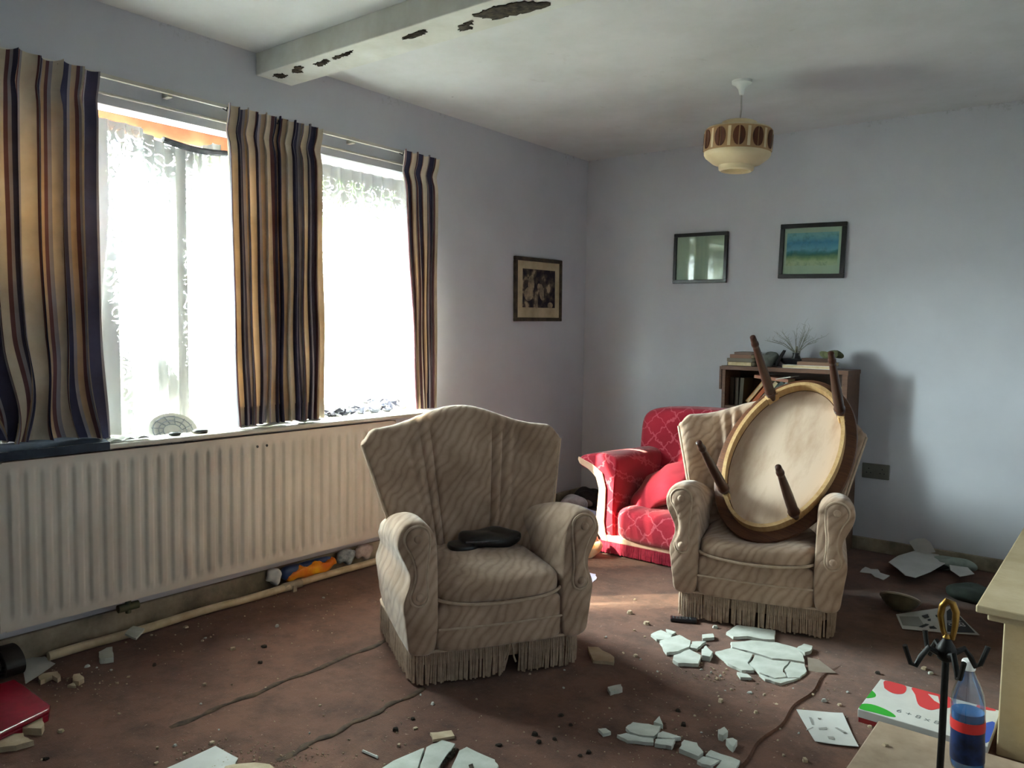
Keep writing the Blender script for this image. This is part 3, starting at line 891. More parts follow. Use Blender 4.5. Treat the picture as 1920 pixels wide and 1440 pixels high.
b = MB(); b.ell((-.005, .60, .52), (.495, .105, .26), .32, .55, 64, 26, fn=lambda p: p + Vector((0, .10 * (p.z + .26), .018 * cos(p.x * 3.2) * (p.z > 0))))
b.build('backrest', RED, red)
b = MB(); b.tube([(-.43 + .86 * k / 24, .60 + .03, .775 + .018 * cos((-.43 + .86 * k / 24) * 3.2) - .05 * abs(-1 + k / 12) ** 8) for k in range(25)], .006, 8); b.build('back_piping', REDPLAIN, red)
cu = thing('red_cushion', 'plump red velvet cushion leaning on the seat of the red armchair', 'cushion', (1.10, -.86, .37), (radians(-56), radians(-30), radians(-16)))
b = MB(); b.ell((0, 0, 0), (.22, .08, .18), .75, .55, 48, 20, fn=lambda p: Vector((p.x, p.y * (1 - .55 * max(abs(p.x) / .21, abs(p.z) / .16) ** 3) + .006 * sin(p.x * 40 + p.z * 25), p.z))); b.build('cushion_cover', REDPLAIN, cu)
b = MB(); b.tube([(q[0] * 1.0, 0, q[1]) for q in smooth_poly([(.205, 0), (.19, .14), (0, .158), (-.19, .14), (-.205, 0), (-.19, -.14), (0, -.158), (.19, -.14)], 48)], .007, 6, closed=True); b.build('cushion_piping', REDPLAIN, cu)

# ------------------------------------------------------------ bookcase and its books
BX0, BX1, BY0, BY1, BZ = 1.175, 1.905, -.265, -.02, 1.045
bc = thing('bookcase', 'dark brown wooden bookcase against the back wall behind the armchairs', 'bookcase', (0, 0, 0))
for nm, x0, x1 in (('side_panel', BX0, BX0 + .022), ('side_panel', BX1 - .03, BX1)):
    b = MB(); b.box(x0, x1, BY0, BY1, 0, BZ - .024); b.build(nm, SHELFWOOD, bc, smooth=False, bevel=.002)
b = MB(); b.box(BX0 - .004, BX1 + .004, BY0 - .006, BY1, BZ - .024, BZ); b.build('top_board', SHELFWOOD, bc, smooth=False, bevel=.002)
b = MB(); b.box(BX0 + .02, BX1 - .02, BY1 - .012, BY1, .05, BZ - .02); b.build('back_panel', SHELFDARK, bc, smooth=False)
for z in (.06, .43, .785):
    b = MB(); b.box(BX0 + .022, BX1 - .03, BY0 + .004, BY1 - .012, z, z + .02); b.build('shelf', SHELFWOOD, bc, smooth=False, bevel=.002)
BOOKPAGE = simple('aged_book_pages', 'cdbb98', 'b5a27e', .9, 30)
_bc = {}
def bookmat(h):
    if h not in _bc: _bc[h] = simple('book_cover_' + h, h, None, .6)
    return _bc[h]
def book(label, loc, rot, w, hgt, th, h, group):
    """lying flat in its own frame: w along x, depth along y, thickness z"""
    o = thing('book', label, 'book', loc, rot, group)
    page = any(k in label for k in ('pale-edged', 'wide white', 'cream', 'maroon', 'tan book', 'pamphlet'))
    b = MB(); c = .002
    b.box(0, w, 0, hgt, 0, c); b.box(0, w, 0, hgt, th - c, th)
    if page: b.box(0, c, 0, hgt, c, th - c)
    else: b.box(0, w, 0, c, c, th - c)
    b.build('cover', bookmat(h), o, smooth=False)
    b = MB(); b.box(c, w - .004, .004, hgt - .004, c, th - c); b.build('pages', BOOKPAGE, o, smooth=False)
    return o
G1, G2 = 'books lying on top of the bookcase', 'books inside the top shelf of the bookcase'
zt = BZ + .001
for k, (lab, x, y, w, d_, th, h, rz) in enumerate((
    ('pale-edged book at the bottom of the stack on the left end of the bookcase top', 1.20, -.25, .15, .20, .024, '5d4a38', .0),
    ('grey brown book second from the bottom of the left stack on the bookcase', 1.195, -.245, .155, .2, .02, '71695c', .06),
    ('dull brown book near the top of the left stack on the bookcase', 1.215, -.25, .135, .2, .022, '7a5a48', -.05),
    ('small brown book on top of the left stack on the bookcase', 1.24, -.245, .12, .17, .014, '6d5a50', .1))):
    o = book(lab, (x, y, zt), (0, 0, rz), w, d_, th, h, G1); zt += th + .001
zt = BZ + .001
for lab, x, y, w, d_, th, h, rz in (
    ('wide white book tilted at the right end of the bookcase top', 1.54, -.262, .27, .11, .018, 'd8d6ce', .06),
    ('brown book lying on the white book at the right end of the bookcase top', 1.62, -.25, .2, .11, .02, '7b5d49', -.05),
    ('dark brown book topping the right stack on the bookcase', 1.645, -.25, .17, .11, .02, '4a352b', .1)):
    book(lab, (x, y, zt), (0, 0, rz), w, d_, th, h, G1); zt += th + .001
jar = thing('moss_green_cloth', 'crumpled olive green cloth on the right stack of books', 'cloth', (1.78, -.15, zt))
b = MB(); b.ell((0, 0, .02), (.06, .05, .022), .8, .9, 24, 10, fn=lambda p: p + Vector((.008 * sin(p.y * 90), .006 * sin(p.x * 80), .006 * sin(p.x * 60 + p.y * 70)))); b.build('cloth_folds', simple('olive_cloth', '6b6c4e', '4d4e38', .9, 20), jar)
# black bowl with a dried plant and the grey fabric beside it
bw = thing('black_bowl', 'black dish on the bookcase top holding the dried twigs', 'bowl', (1.56, -.092, BZ + .001))
b = MB(); b.lathe([(.04, 0), (.07, .006), (.115, .034), (.125, .05), (.120, .051), (.06, .018), (.0, .014)], 36, sx=.8, sy=.5); b.build('dish', BLACK, bw)
b = MB(); b.lathe([(.03, .014), (.028, .05), (.02, .07), (.022, .085), (.016, .084), (.01, .03)], 18); b.build('neck', BLACK, bw)
tw = thing('dried_plant', 'dried leafless twigs fanning out of the black dish on the bookcase', 'dried plant', (1.56, -.092, BZ + .08))
r = random.Random(21); TWIG = simple('grey_twig', '6f6e66', '8d8b80', .9, 30)
for k in range(22):
    a = r.uniform(-1.25, 1.25); ln_ = r.uniform(.12, .21); yy = r.uniform(-.07, .04)
    p0 = Vector((r.uniform(-.006, .006), r.uniform(-.005, .005), -.05 if abs(a) < .5 else 0))
    p2 = Vector((ln_ * sin(a), yy, .02 + ln_ * cos(a) * .9)); pm = p0.lerp(p2, .5) + Vector((0, 0, .018))
    b = MB(); b.tube([p0, pm, p2], [.0018, .0013, .0006], 5)
    for q in range(7):
        s_ = pm.lerp(p2, q / 6); e_ = s_ + Vector((r.uniform(-.02, .02), r.uniform(-.01, .01), r.uniform(.0, .03))); b.tube([s_, e_], [.0007, .0004], 4)
    b.build('twig', TWIG, tw)
b = MB(); b.tube([(0, 0, -.05), (-.004, 0, .0), (.002, 0, .045)], [.008, .009, .006], 8); b.build('stalk', simple('pale_stalk', 'b5ac93', '9a927c', .8, 20), tw)
gc = thing('grey_bag', 'crumpled grey green bag slumped on the bookcase top left of the black dish', 'bag', (1.412, -.13, BZ + .001))
b = MB(); b.ell((0, 0, .04), (.048, .06, .040), .8, .9, 30, 14, fn=lambda p: p + Vector((.012 * sin(p.z * 70 + p.y * 40), .008 * sin(p.x * 60), .010 * sin(p.x * 45 + p.y * 60)))); b.build('bag_body', simple('grey_green_fabric', '7d8079', '5f625c', .9, 16), gc)
b = MB(); b.tube([(.05 + .05 * sin(k / 10 * pi) - .0 * k, -.02, .005 + .095 * sin(k / 10 * pi * .95)) for k in range(11)], .008, 8); b.build('black_strap', BLACK, gc)
# inside: leaning and lying books
zs = .806
for k, (x, h, ln_) in enumerate(((1.225, '3a332c', 0), (1.255, '453b30', 0), (1.283, '4a4438', 2))):
    book(('dark book standing at the left end of the shelf', 'dark brown book standing second from the left on the shelf', 'olive dark book standing third on the shelf')[k], (x, -.20, zs), (0, radians(-90 + ln_), 0), .165, .15, .022, h, G2)
for k, (x, h) in enumerate(((1.335, 'c48a52'), (1.375, 'a3522f'), (1.41, 'cfc8b8'), (1.445, '3c4a47'), (1.475, '9fb0ae'))):
    book(('orange tan book leaning steeply on the shelf', 'rust red book leaning second in the slanting row', 'cream book leaning third in the slanting row', 'dark green book leaning fourth in the slanting row', 'pale grey blue book leaning last in the slanting row')[k], (x, -.24, zs + .018), (0, radians(-52), 0), .165, .14, .022, h, G2)
zq = zs + .001
for lab, x, w, th, h, rz in (
    ('maroon book at the bottom of the flat pile on the shelf', 1.58, .24, .03, '6a3a34', .0), ('black book second in the flat pile on the shelf', 1.59, .22, .025, '2e2a28', .04),
    ('brick red book third in the flat pile on the shelf', 1.57, .21, .028, '94503c', -.05), ('ochre book near the top of the flat pile on the shelf', 1.60, .24, .026, 'a5803f', .05),
    ('yellow ochre book topping the flat pile on the shelf', 1.63, .20, .022, 'b5964f', -.04)):
    book(lab, (x, -.245, zq), (0, 0, rz), w, .18, th, h, G2); zq += th + .001
book('pinkish brown book lying across the leaning books', (1.37, -.25, zs + .172), (0, radians(5), .03), .20, .15, .018, 'a8755f', G2)
book('white pamphlet tilted above the flat pile', (1.50, -.25, zs + .168), (0, radians(-12), 0), .09, .14, .006, 'dadad2', G2)
bl = MB(); bl.box(-.012, 0, 0, .05, 0, .14)
tag(bl.build('loose_board', SHELFWOOD, loc=(BX0 - .006, -.262, .90), smooth=False), 'small loose strip of board hanging at the left edge of the bookcase', 'board')

# ------------------------------------------------------------ pictures
def picture(label, loc, rot, w, h, fw, fmat, mat_m, print_m, mw, glassy=True):
    root = thing('framed_picture', label, 'picture', loc, rot)
    b = MB(); d_ = .02      # local: x right, z up, -y towards the room
    for x0, x1, z0, z1 in ((-w / 2, w / 2, h / 2 - fw, h / 2), (-w / 2, w / 2, -h / 2, -h / 2 + fw), (-w / 2, -w / 2 + fw, -h / 2 + fw, h / 2 - fw), (w / 2 - fw, w / 2, -h / 2 + fw, h / 2 - fw)):
        b.box(x0, x1, -d_, 0, z0, z1)
    b.build('frame', fmat, root, smooth=False, bevel=.003)
    b = MB(); b.box(-w / 2 + fw, w / 2 - fw, -.010, -.004, -h / 2 + fw, h / 2 - fw); b.build('mount', mat_m, root, smooth=False)
    if print_m:
        l, r_, bt, tp = mw
        b = MB(); b.box(-w / 2 + l, w / 2 - r_, -.0112, -.0102, -h / 2 + bt, h / 2 - tp); b.build('print', print_m, root, smooth=False)
    if glassy:
        b = MB(); b.box(-w / 2 + fw, w / 2 - fw, -.0145, -.013, -h / 2 + fw, h / 2 - fw); b.build('glass', PICGLASS, root, smooth=False)
    return root
OLDMOUNT = simple('stained_mount_card', 'c4b596', 'a3957a', .8, 6, spec=.1)
GREENMOUNT = simple('pale_green_mount', 'b9cbb8', 'aec2b0', .8, 6)
p1 = picture('old dark print of two small figures in a worn brown frame on the window wall', (.002, -.583, 1.507), (radians(0), radians(-1.0), radians(90)), .52, .415, .024, simple('worn_brown_frame', '4d4335', '2c2620', .6, 20, .2), OLDMOUNT, mat_print_sepia(), (.085, .075, .09, .075), False)
b = MB()
for (x, z, a, c, rt) in ((-.085, .035, .035, .055, 0), (-.11, -.03, .05, .045, .3), (.0, .02, .018, .022, 0), (.03, -.015, .025, .055, .2), (-.03, -.075, .018, .05, .1), (.13, -.10, .03, .02, 0)):
    b.add([(x, -.0120, z)] + [(x + a * cos(k * pi / 9) * cos(rt) - c * sin(k * pi / 9) * sin(rt), -.0118, z + a * cos(k * pi / 9) * sin(rt) + c * sin(k * pi / 9) * cos(rt)) for k in range(18)], [(0, 1 + (k + 1) % 18, 1 + k) for k in range(18)])
b.build('painted_figures', simple('faded_ivory_paint', 'a8957a', '54483f', .6, 18), p1, smooth=False)
picture('black framed picture whose glass reflects the lace window, left one on the back wall', (.888, -.002, 1.725), (0, radians(.6), 0), .375, .325, .023, BLACK, simple('pale_seascape_print', 'b3c2b0', 'a2b5a6', .5, 3), None, None)
picture('black framed landscape print with blue sky, right one on the back wall', (1.600, -.002, 1.737), (radians(0), radians(1.2), 0), .385, .325, .026, BLACK, GREENMOUNT, mat_landscape(), (.042, .042, .075, .055))

# socket
so = thing('wall_socket', 'double wall socket low on the back wall right of the bookcase', 'socket', (2.01, -.001, .465))
b = MB(); b.box(-.073, .073, -.010, 0, -.043, .043); b.build('face_plate', simple('grimy_socket_plastic', '74746c', '63635c', .5), so, smooth=False, bevel=.003)
for x in (-.036, .036):
    b = MB()
    for dx, dz in ((0, .014), (-.011, -.010), (.011, -.010)): b.box(x + dx - .003, x + dx + .003, -.0108, -.009, dz - .003, dz + .003)
    b.build('pin_holes', BLACK, so, smooth=False)

# ------------------------------------------------------------ pendant lamp
lp = thing('pendant_lamp', 'cream pendant lamp with brown oval inlays hanging from the ceiling', 'lamp', (1.588, -1.105, ROOM_Z))
b = MB(); b.lathe([(.048, 0), (.047, -.012), (.03, -.022), (.016, -.04), (.010, -.065), (.004, -.068)], 24); b.build('ceiling_rose', WHITEPL, lp)
b = MB(); b.tube([(0, 0, -.06), (.002, 0, -.13), (-.004, 0, -.20)], .0035, 8); b.build('cord', simple('grey_lamp_cord', 'a3a29c', None, .6), lp)
sh = thing('lamp_shade', None, None, (-.005, 0, -.195), (0, radians(2.5), 0)); sh.parent = lp
for k in ('label', 'category'):
    if k in sh: del sh[k]
b = MB(); b.lathe([(.012, .006), (.070, .005), (.082, .000), (.084, -.016), (.090, -.020), (.128, -.026), (.150, -.032), (.157, -.040)], 48); b.build('shade_top', CREAM, sh)
b = MB(); b.lathe([(.157, -.04), (.159, -.043), (.159, -.142), (.157, -.145)], 48); b.build('shade_band', simple('tan_shade_band', 'b08c64', '9c7850', .5, 10), sh)
b = MB(); b.lathe([(.157, -.145), (.157, -.155), (.150, -.168), (.115, -.195), (.085, -.205), (.082, -.225), (.072, -.232), (.062, -.226), (.06, -.21), (.02, -.20)], 48); b.build('shade_bowl', CREAM, sh)
for k in range(11):
    a = 2 * pi * k / 11
    b = MB()
    for half in (-1, 1):
        n = 10; vs = []
        for lay in (.1585, .1625):
            for q in range(n + 1):
                t = q / n; wz = .044 * cos(pi * t); wx = half * (.0030 + .025 * sin(pi * t))
                aa = a + wx / .159; vs.append((lay * cos(aa), lay * sin(aa), -.0925 + wz))
            aa = a + half * .0025 / .159
        m = n + 1
        fs = [tuple(range(m, 2 * m)), tuple(range(m - 1, -1, -1))] + [(i, (i + 1) % m, m + (i + 1) % m, m + i) for i in range(m)]
        if half > 0: fs = [f[::-1] for f in fs]
        b.add(vs, fs)
    b.build('oval_inlay', BROWNINLAY, sh, smooth=False)
for k in range(11):
    b = MB(); b.box(.1585, .1605, -.007, .007, -.138, -.048, M=Matrix.Rotation(2 * pi * (k + .5) / 11, 4, 'Z')); b.build('band_tile', CREAM, sh, smooth=False)

# ------------------------------------------------------------ stone fireplace and hearth
fp = thing('stone_fireplace', 'cream stone fireplace end with a moulded shelf at the right edge', 'fireplace', (0, 0, 0))
b = MB(); b.box(2.825, ROOM_X - .002, -2.25, -.50, .452, .474); b.build('shelf_slab', STONE, fp, smooth=False, bevel=.004)
b = MB(); b.box(2.852, ROOM_X - .002, -2.225, -.52, .428, .452); b.build('moulding', STONE, fp, smooth=False, bevel=.004)
b = MB(); b.box(2.884, ROOM_X - .002, -2.135, -.54, 0, .428); b.build('side_block', STONE, fp, smooth=False, bevel=.004)
b = MB(); b.box(2.972, ROOM_X - .002, -2.215, -2.135, 0.034, .428); b.build('pillar', STONE, fp, smooth=False, bevel=.004)
b = MB(); b.box(2.572, ROOM_X - .002, -4.2, -2.205, 0, .032)
tag(b.build('hearth_slab', HEARTH, smooth=False, bevel=.005), 'pale worn hearth slab on the floor at the lower right', 'hearth')

# fireside tool stand
ft = thing('fire_tool_stand', 'black wrought iron fire tool stand with a brass loop handle on the hearth', 'fire tool stand', (2.812, -2.615, .033))
b = MB(); b.lathe([(.075, 0), (.075, .008), (.06, .014), (.02, .022), (.008, .03)], 28); b.build('base', BLACKIRON, ft)
b = MB(); b.tube([(0, 0, .02), (.001, 0, .2), (0, 0, .40)], .0085, 12); b.build('pole', BLACKIRON, ft)
b = MB(); b.lathe([(.009, .39), (.018, .396), (.024, .406), (.024, .422), (.018, .434), (.010, .446), (.007, .458)], 20); b.build('hub', BLACKIRON, ft)
for a in (218, 38, 300, 128):
    ca, sa = cos(radians(a)), sin(radians(a))
    b = MB(); b.tube([(ca * d_, sa * d_, z) for d_, z in ((.02, .412), (.045, .424), (.062, .402), (.075, .378), (.088, .384), (.097, .408), (.105, .430))], [.008, .0075, .007, .0065, .006, .006, .0065], 8)
    b.build('hook', BLACKIRON, ft)
b = MB(); b.tube([(.012, 0, .45), (.017, 0, .49), (.017, 0, .52), (.008, 0, .541), (-.004, 0, .545), (-.014, 0, .53), (-.017, 0, .505), (-.010, 0, .47), (-.002, 0, .45)], [.006, .008, .009, .009, .009, .0085, .008, .007, .006], 10)
b.lathe([(.006, .445), (.011, .452), (.007, .462)], 12)
b.build('loop_handle', BRASS, ft)

# drinks bottle
bt = thing('plastic_bottle', 'clear plastic drinks bottle with white cap and navy label on the hearth', 'bottle', (2.838, -2.345, .033), (0, radians(-2), radians(20)))
PET = mat_glass('clear_bottle_plastic', 'e8eef5', .10)
b = MB(); b.lathe([(.030, 0), (.040, .006), (.043, .02), (.043, .06), (.041, .10), (.043, .14), (.043, .185), (.040, .215), (.030, .245), (.018, .270), (.0135, .285), (.0135, .30)], 36); b.build('bottle_body', PET, bt, ang=60)
b = MB(); b.lathe([(.028, .003), (.038, .009), (.041, .02), (.041, .06), (.039, .10), (.0405, .14), (.0405, .168), (.0, .169)], 32); b.build('blue_drink', simple('blue_drink_liquid', '1f5f95', '2a72a8', .15, 4, spec=.5), bt)
b = MB(); b.lathe([(.0435, .03), (.0437, .06), (.0422, .10), (.0432, .118)], 36); b.build('label_band', simple('navy_label', '0b1226', '17305f', .35, 16), bt)
b = MB(); b.lathe([(.0433, .118), (.0440, .124), (.0440, .140), (.0435, .146)], 36); b.build('red_band', simple('red_label_edge', 'c22f2c', None, .4), bt)
b = MB(); b.lathe([(.0165, .285), (.0175, .288), (.0175, .308), (.015, .312), (.0, .312)], 24); b.build('cap', WHITEPL, bt)

# flat printed box
BXZ = .043
bx = thing('printed_box', 'flat white box with red, green and blue blobs beside the hearth', 'box', (0, 0, 0))
b = MB(); b.box(2.507, 2.868, -2.192, -1.905, .016, BXZ); b.build('lid', PAPER, bx, smooth=False, bevel=.002)
b = MB(); b.box(2.510, 2.865, -2.189, -1.908, 0, .0155); b.build('tray', simple('dark_red_card', '8e2a2c', None, .7), bx, smooth=False)
b = MB(); b.box(2.640, 2.866, -2.1925, -2.19, .001, .0155); b.build('side_label', PAPER, bx, smooth=False)
zb = lambda L: [(1600 + x / 6.857, 1260 + y / 6.857) for x, y in L]
BR, BG, BB = simple('red_print', 'c23a3c', None, .6), simple('green_print', '2f9a2f', None, .6), simple('blue_print', '3450a4', None, .6)
for nm, mt, dz, L in (('red_blob', BR, .0006, [(410, 112), (640, 165), (682, 212), (660, 265), (600, 285), (500, 270), (410, 215), (395, 180)]),
                  ('red_blob', BR, .0006, [(765, 195), (1100, 285), (1235, 318), (1290, 420), (1225, 462), (1100, 470), (1000, 490), (900, 460), (830, 410), (795, 290)]),
                  ('white_leaf', PAPER, .0009, [(960, 285), (1090, 315), (1110, 410), (1040, 370)]),
                  ('green_blob', BG, .0006, [(165, 222), (230, 235), (290, 290), (270, 325), (110, 320), (118, 270)]),
                  ('green_blob', BG, .0006, [(85, 408), (230, 415), (390, 470), (500, 530), (545, 578), (450, 570), (300, 530), (75, 470)]),
                  ('red_blob', BR, .0006, [(1610, 422), (1810, 470), (1810, 500), (1600, 465)]),
                  ('blue_blob', BB, .0006, [(1590, 720), (1680, 665), (1820, 650), (1800, 905), (1640, 880)])):
    P = [at(x, y, BXZ) for x, y in zb(L)]
    poly = [(min(2.867, max(2.508, p.x)), min(-1.906, max(-2.191, p.y))) for p in P]
    if nm != 'white_leaf': poly = smooth_poly(poly, len(poly) * 3)
    poly = [(min(2.867, max(2.508, p[0])), min(-1.906, max(-2.191, p[1]))) for p in poly]
    b = MB(); b.prism(poly, BXZ - .0004, BXZ + dz); b.build(nm, mt, bx, smooth=False)
def text(body, name, parent, loc, rot, size, mt):
    cu_ = bpy.data.curves.new(name, 'FONT'); cu_.body = body; cu_.size = size; cu_.extrude = .0002; cu_.align_x = 'CENTER'
    cu_.materials.append(mt)
    tmp = bpy.data.objects.new(name, cu_); COL.objects.link(tmp)
    me = bpy.data.meshes.new_from_object(tmp.evaluated_get(bpy.context.evaluated_depsgraph_get()))
    bpy.data.objects.remove(tmp)
    o = bpy.data.objects.new(name, me); COL.objects.link(o); o.parent = parent; o.location = loc; o.rotation_euler = rot
    return o
GREYINK = simple('grey_ink', '6b6e6e', None, .8)
text('6 + 8 x 8', 'printed_text', bx, (2.668, -2.135, BXZ + .0004), (0, 0, radians(-3)), .034, GREYINK)

# sheets of paper on the floor
def sheet(name, label, cat, px, z0, curl, mt, group=None, th=.0012, n=8):
    P = [at(x, y, z0) for x, y in px]
    c = sum(P, Vector()) / 4
    def f(u, v):
        p = P[0].lerp(P[1], u).lerp(P[3].lerp(P[2], u), v) - c
        return (p.x, p.y, p.z + curl * ((u - .5) ** 2 + (v - .5) ** 2) * 2 + curl * .5 * sin(u * 5) * sin(v * 4) ** 2)
    b = MB(); b.grid(f, n, n); b.grid(lambda u, v: tuple(Vector(f(u, v)) - Vector((0, 0, th))), n, n, flip=True)
    return tag(b.build(name, mt, loc=c), label, cat, group)
lt = sheet('letter', 'white printed letter lying on the carpet left of the flat box', 'letter', [(1528, 1392), (1610, 1402), (1580, 1338), (1493, 1332)], .004, .004, PAPER)
zl = lambda x, y: (1480 + x / 12.8, 1310 + y / 12.8)
for L in ([(470, 440), (530, 450), (600, 630), (545, 620)], [(680, 455), (770, 465), (740, 485), (690, 480)], [(1095, 690), (1150, 690), (1370, 800), (1300, 815)], [(400, 745), (560, 680), (580, 690), (420, 760)], [(700, 700), (900, 680), (900, 740), (720, 750)], [(920, 900), (1060, 910), (1090, 990), (950, 960)]):
    P = [at(*zl(*q), .0065) - lt.location for q in L]
    b = MB(); b.prism([(p.x, p.y) for p in P], .0018, .0026); b.build('ink_mark', simple('faded_grey_print', '8f8d88', None, .9), lt, smooth=False)
po = sheet('poster', 'black and white printed poster lying in the shade near the fireplace', 'poster', [(1692, 1180), (1837, 1192), (1783, 1137), (1680, 1153)], .004, .003, PAPER)
zp = lambda x, y: (1670 + x / 10.667, 1120 + y / 10.667)
def mark(nm, L, mt, z0, z1):
    P = [at(*zp(*q), .006) - po.location for q in L]
    b = MB(); b.prism([(p.x, p.y) for p in P], z0, z1); return b.build(nm, mt, po, smooth=False)
INK = simple('black_poster_ink', '17181c', None, .7)
mark('black_panel', [(1130, 690), (1690, 715), (1215, 205), (1120, 280)], INK, .0022, .0030)
mark('grey_panel', [(240, 560), (690, 590), (560, 390), (170, 380)], simple('grey_poster_ink', '8c8c86', None, .8), .0018, .0026)
for L in ([(620, 370), (740, 340), (770, 400), (680, 420)], [(740, 440), (800, 430), (800, 470), (740, 470)], [(560, 590), (700, 530), (770, 545), (640, 605)], [(770, 590), (860, 575), (930, 630), (790, 625)], [(890, 360), (930, 350), (950, 400), (910, 395)]):
    mark('brush_stroke', L, INK, .0022, .0030)
WHITEINK = simple('white_poster_ink', 'c9c9c9', None, .8)
for body, px, ln_ in (('ILER', (1505, 530), .05), ('WS', (1330, 530), .045)):
    p = at(*zp(*px), .006) - po.location
    a = (at(1837, 1192) - at(1783, 1137)).normalized()
    p = p - Vector((-a.y, a.x, 0)) * ln_ * .9
    text(body, 'poster_lettering', po, (p.x, p.y, .0032), (0, 0, math.atan2(a.y, a.x)), ln_, WHITEINK)

# plaster slabs
def slab(label, px, th=.011, z0=.001, mt=None, group='large plaster fragments', tilt=(0, 0), name='plaster_fragment', rag=2, tap=.985):
    P = [at(x, y, z0 + th) for x, y in px]
    c = sum(P, Vector()) / len(P)
    r = random.Random(len(label) * 7 + int(px[0][0]))
    poly = []
    n = len(P)
    for i in range(n):
        a, d_ = P[i] - c, P[(i + 1) % n] - c
        L = (d_ - a).length
        for k in range(rag + 1):
            q = a.lerp(d_, k / (rag + 1))
            j = min(.004, .05 * L) if k else 0
            poly.append((q.x + r.uniform(-j, j), q.y + r.uniform(-j, j)))
    b = MB(); b.prism(poly, 0, th, taper=tap)
    o = b.build(name, mt or PLASTER, smooth=False, loc=(c.x, c.y, z0))
    o.rotation_euler = (tilt[0], tilt[1], 0)
    return tag(o, label, 'plaster', group)
z1_ = lambda L: [(1120 + x / 3.692, 1120 + y / 3.692) for x, y in L]
z2_ = lambda L: [(280 + x / 2.8235, 1300 + y / 2.8235) for x, y in L]
A = 'large plaster fragments before the second armchair'
for lab, L, th in (
    ('oblong plaster slab just in front of the second armchair fringe', [(890, 240), (965, 190), (1090, 205), (1235, 230), (1230, 292), (1150, 290), (1110, 282), (1040, 268), (940, 272)], .012),
    ('long upper plate of the big broken plaster sheet', [(920, 308), (1060, 295), (1240, 310), (1385, 350), (1430, 400), (1435, 448), (1340, 432), (1210, 422), (1080, 382), (930, 343)], .010),
    ('left tip plate of the big broken plaster sheet', [(815, 375), (925, 350), (1076, 390), (1040, 452), (1085, 505), (1000, 505), (900, 455)], .010),
    ('middle plate of the big broken plaster sheet', [(1088, 396), (1210, 433), (1330, 440), (1285, 500), (1310, 548), (1230, 560), (1120, 520), (1050, 455)], .010),
    ('lower right plate of the big broken plaster sheet', [(1340, 443), (1435, 462), (1450, 510), (1400, 555), (1322, 555), (1295, 500)], .010),
    ('bottom edge strip of the big broken plaster sheet', [(1118, 528), (1225, 566), (1318, 560), (1390, 560), (1270, 595), (1160, 565)], .009),
    ('ragged end piece at the right of the big plaster sheet', [(1380, 350), (1430, 320), (1490, 335), (1480, 365), (1436, 382)], .014),
    ('pale leaf shaped plaster piece at the far left of the cluster', [(370, 255), (440, 225), (510, 260), (505, 290), (410, 290)], .010),
    ('broad grey plaster piece left of the big sheet', [(430, 300), (570, 258), (648, 300), (636, 342), (560, 372), (480, 383)], .012),
    ('narrow plaster piece pointing right beside the broad grey one', [(655, 305), (755, 305), (720, 328), (690, 356), (642, 347)], .010),
    ('rounded plaster piece below the broad grey one', [(530, 400), (640, 358), (718, 400), (700, 458), (560, 455), (520, 430)], .013),
    ('lumpy plaster piece between the two plaster heaps', [(722, 360), (752, 332), (800, 378), (780, 410), (724, 400)], .020),
    ('small triangular plaster piece behind the broad grey one', [(475, 218), (545, 240), (515, 256)], .009),
    ('short plaster bar behind the two heaps', [(725, 257), (800, 250), (810, 275), (730, 285)], .012),
    ('thin plaster rim below the big sheet', [(965, 515), (1040, 530), (1070, 555), (990, 552)], .010),
    ('small plaster block alone on the shaded carpet', [(70, 620), (165, 600), (175, 630), (90, 655)], .014)):
    slab(lab, z1_(L), th, group=A)
slab('brownish plaster shard right of the nearer armchair', [(1102, 1212), (1122, 1213), (1152, 1232), (1151, 1242), (1112, 1238)], .012, mt=PLASTEROLD, group=A)
sg = MB(); P = [at(x, y, .004) for x, y in z1_([(1455, 418), (1530, 430), (1655, 525), (1530, 520), (1462, 508)])]; c = sum(P, Vector()) / 5
sg.prism([(p.x - c.x, p.y - c.y) for p in P], 0, .003)
tag(sg.build('glass_shard', simple('dusty_glass_shard', '8d8076', '7c6f64', .35, 12), smooth=False, loc=(c.x, c.y, .002)), 'dull pane shard beside the big plaster sheet', 'glass shard')
Bg = 'plaster fragments in the front row'
for lab, L, th in (
    ('flat white plaster plate at the back of the front row', [(195, 900), (245, 862), (310, 872), (440, 890), (415, 943), (395, 960), (290, 952), (222, 930)], .010),
    ('white plaster corner right of the flat plate in the front row', [(420, 940), (450, 925), (580, 965), (520, 974), (412, 966)], .012),
    ('thin plaster strip along the edge of the front row', [(135, 950), (200, 938), (290, 962), (390, 975), (390, 1005), (210, 990)], .010),
    ('squarish plaster end piece under the corner in the front row', [(402, 980), (540, 982), (515, 1030), (396, 1010)], .012),
    ('plaster piece with a pointed end, second from the right in the front row', [(565, 1045), (600, 985), (690, 1005), (735, 1070), (700, 1100)], .014),
    ('large cracked plaster plate at the right end of the front row', [(748, 1090), (785, 1055), (990, 1130), (960, 1200), (800, 1200), (862, 1128)], .012),
    ('small cracked plaster piece tucked left of the large plate in the front row', [(690, 1130), (735, 1100), (780, 1110), (850, 1130), (785, 1165), (720, 1150)], .010),
    ('oval plaster flake at the left end of the front row', [(5, 908), (60, 905), (95, 930), (40, 945)], .010),
    ('upright looking plaster flake behind the front row', [(390, 862), (430, 820), (455, 882)], .014),
    ('crusty plaster lump right of the front row', [(890, 978), (940, 972), (970, 990), (940, 1035), (905, 1000)], .022),
    ('crusty plaster lump further back behind the front row', [(835, 915), (880, 895), (905, 925), (870, 955), (840, 945)], .020)):
    slab(lab, z1_(L), th, group=Bg)
Cg = 'plaster fragments at the bottom edge'
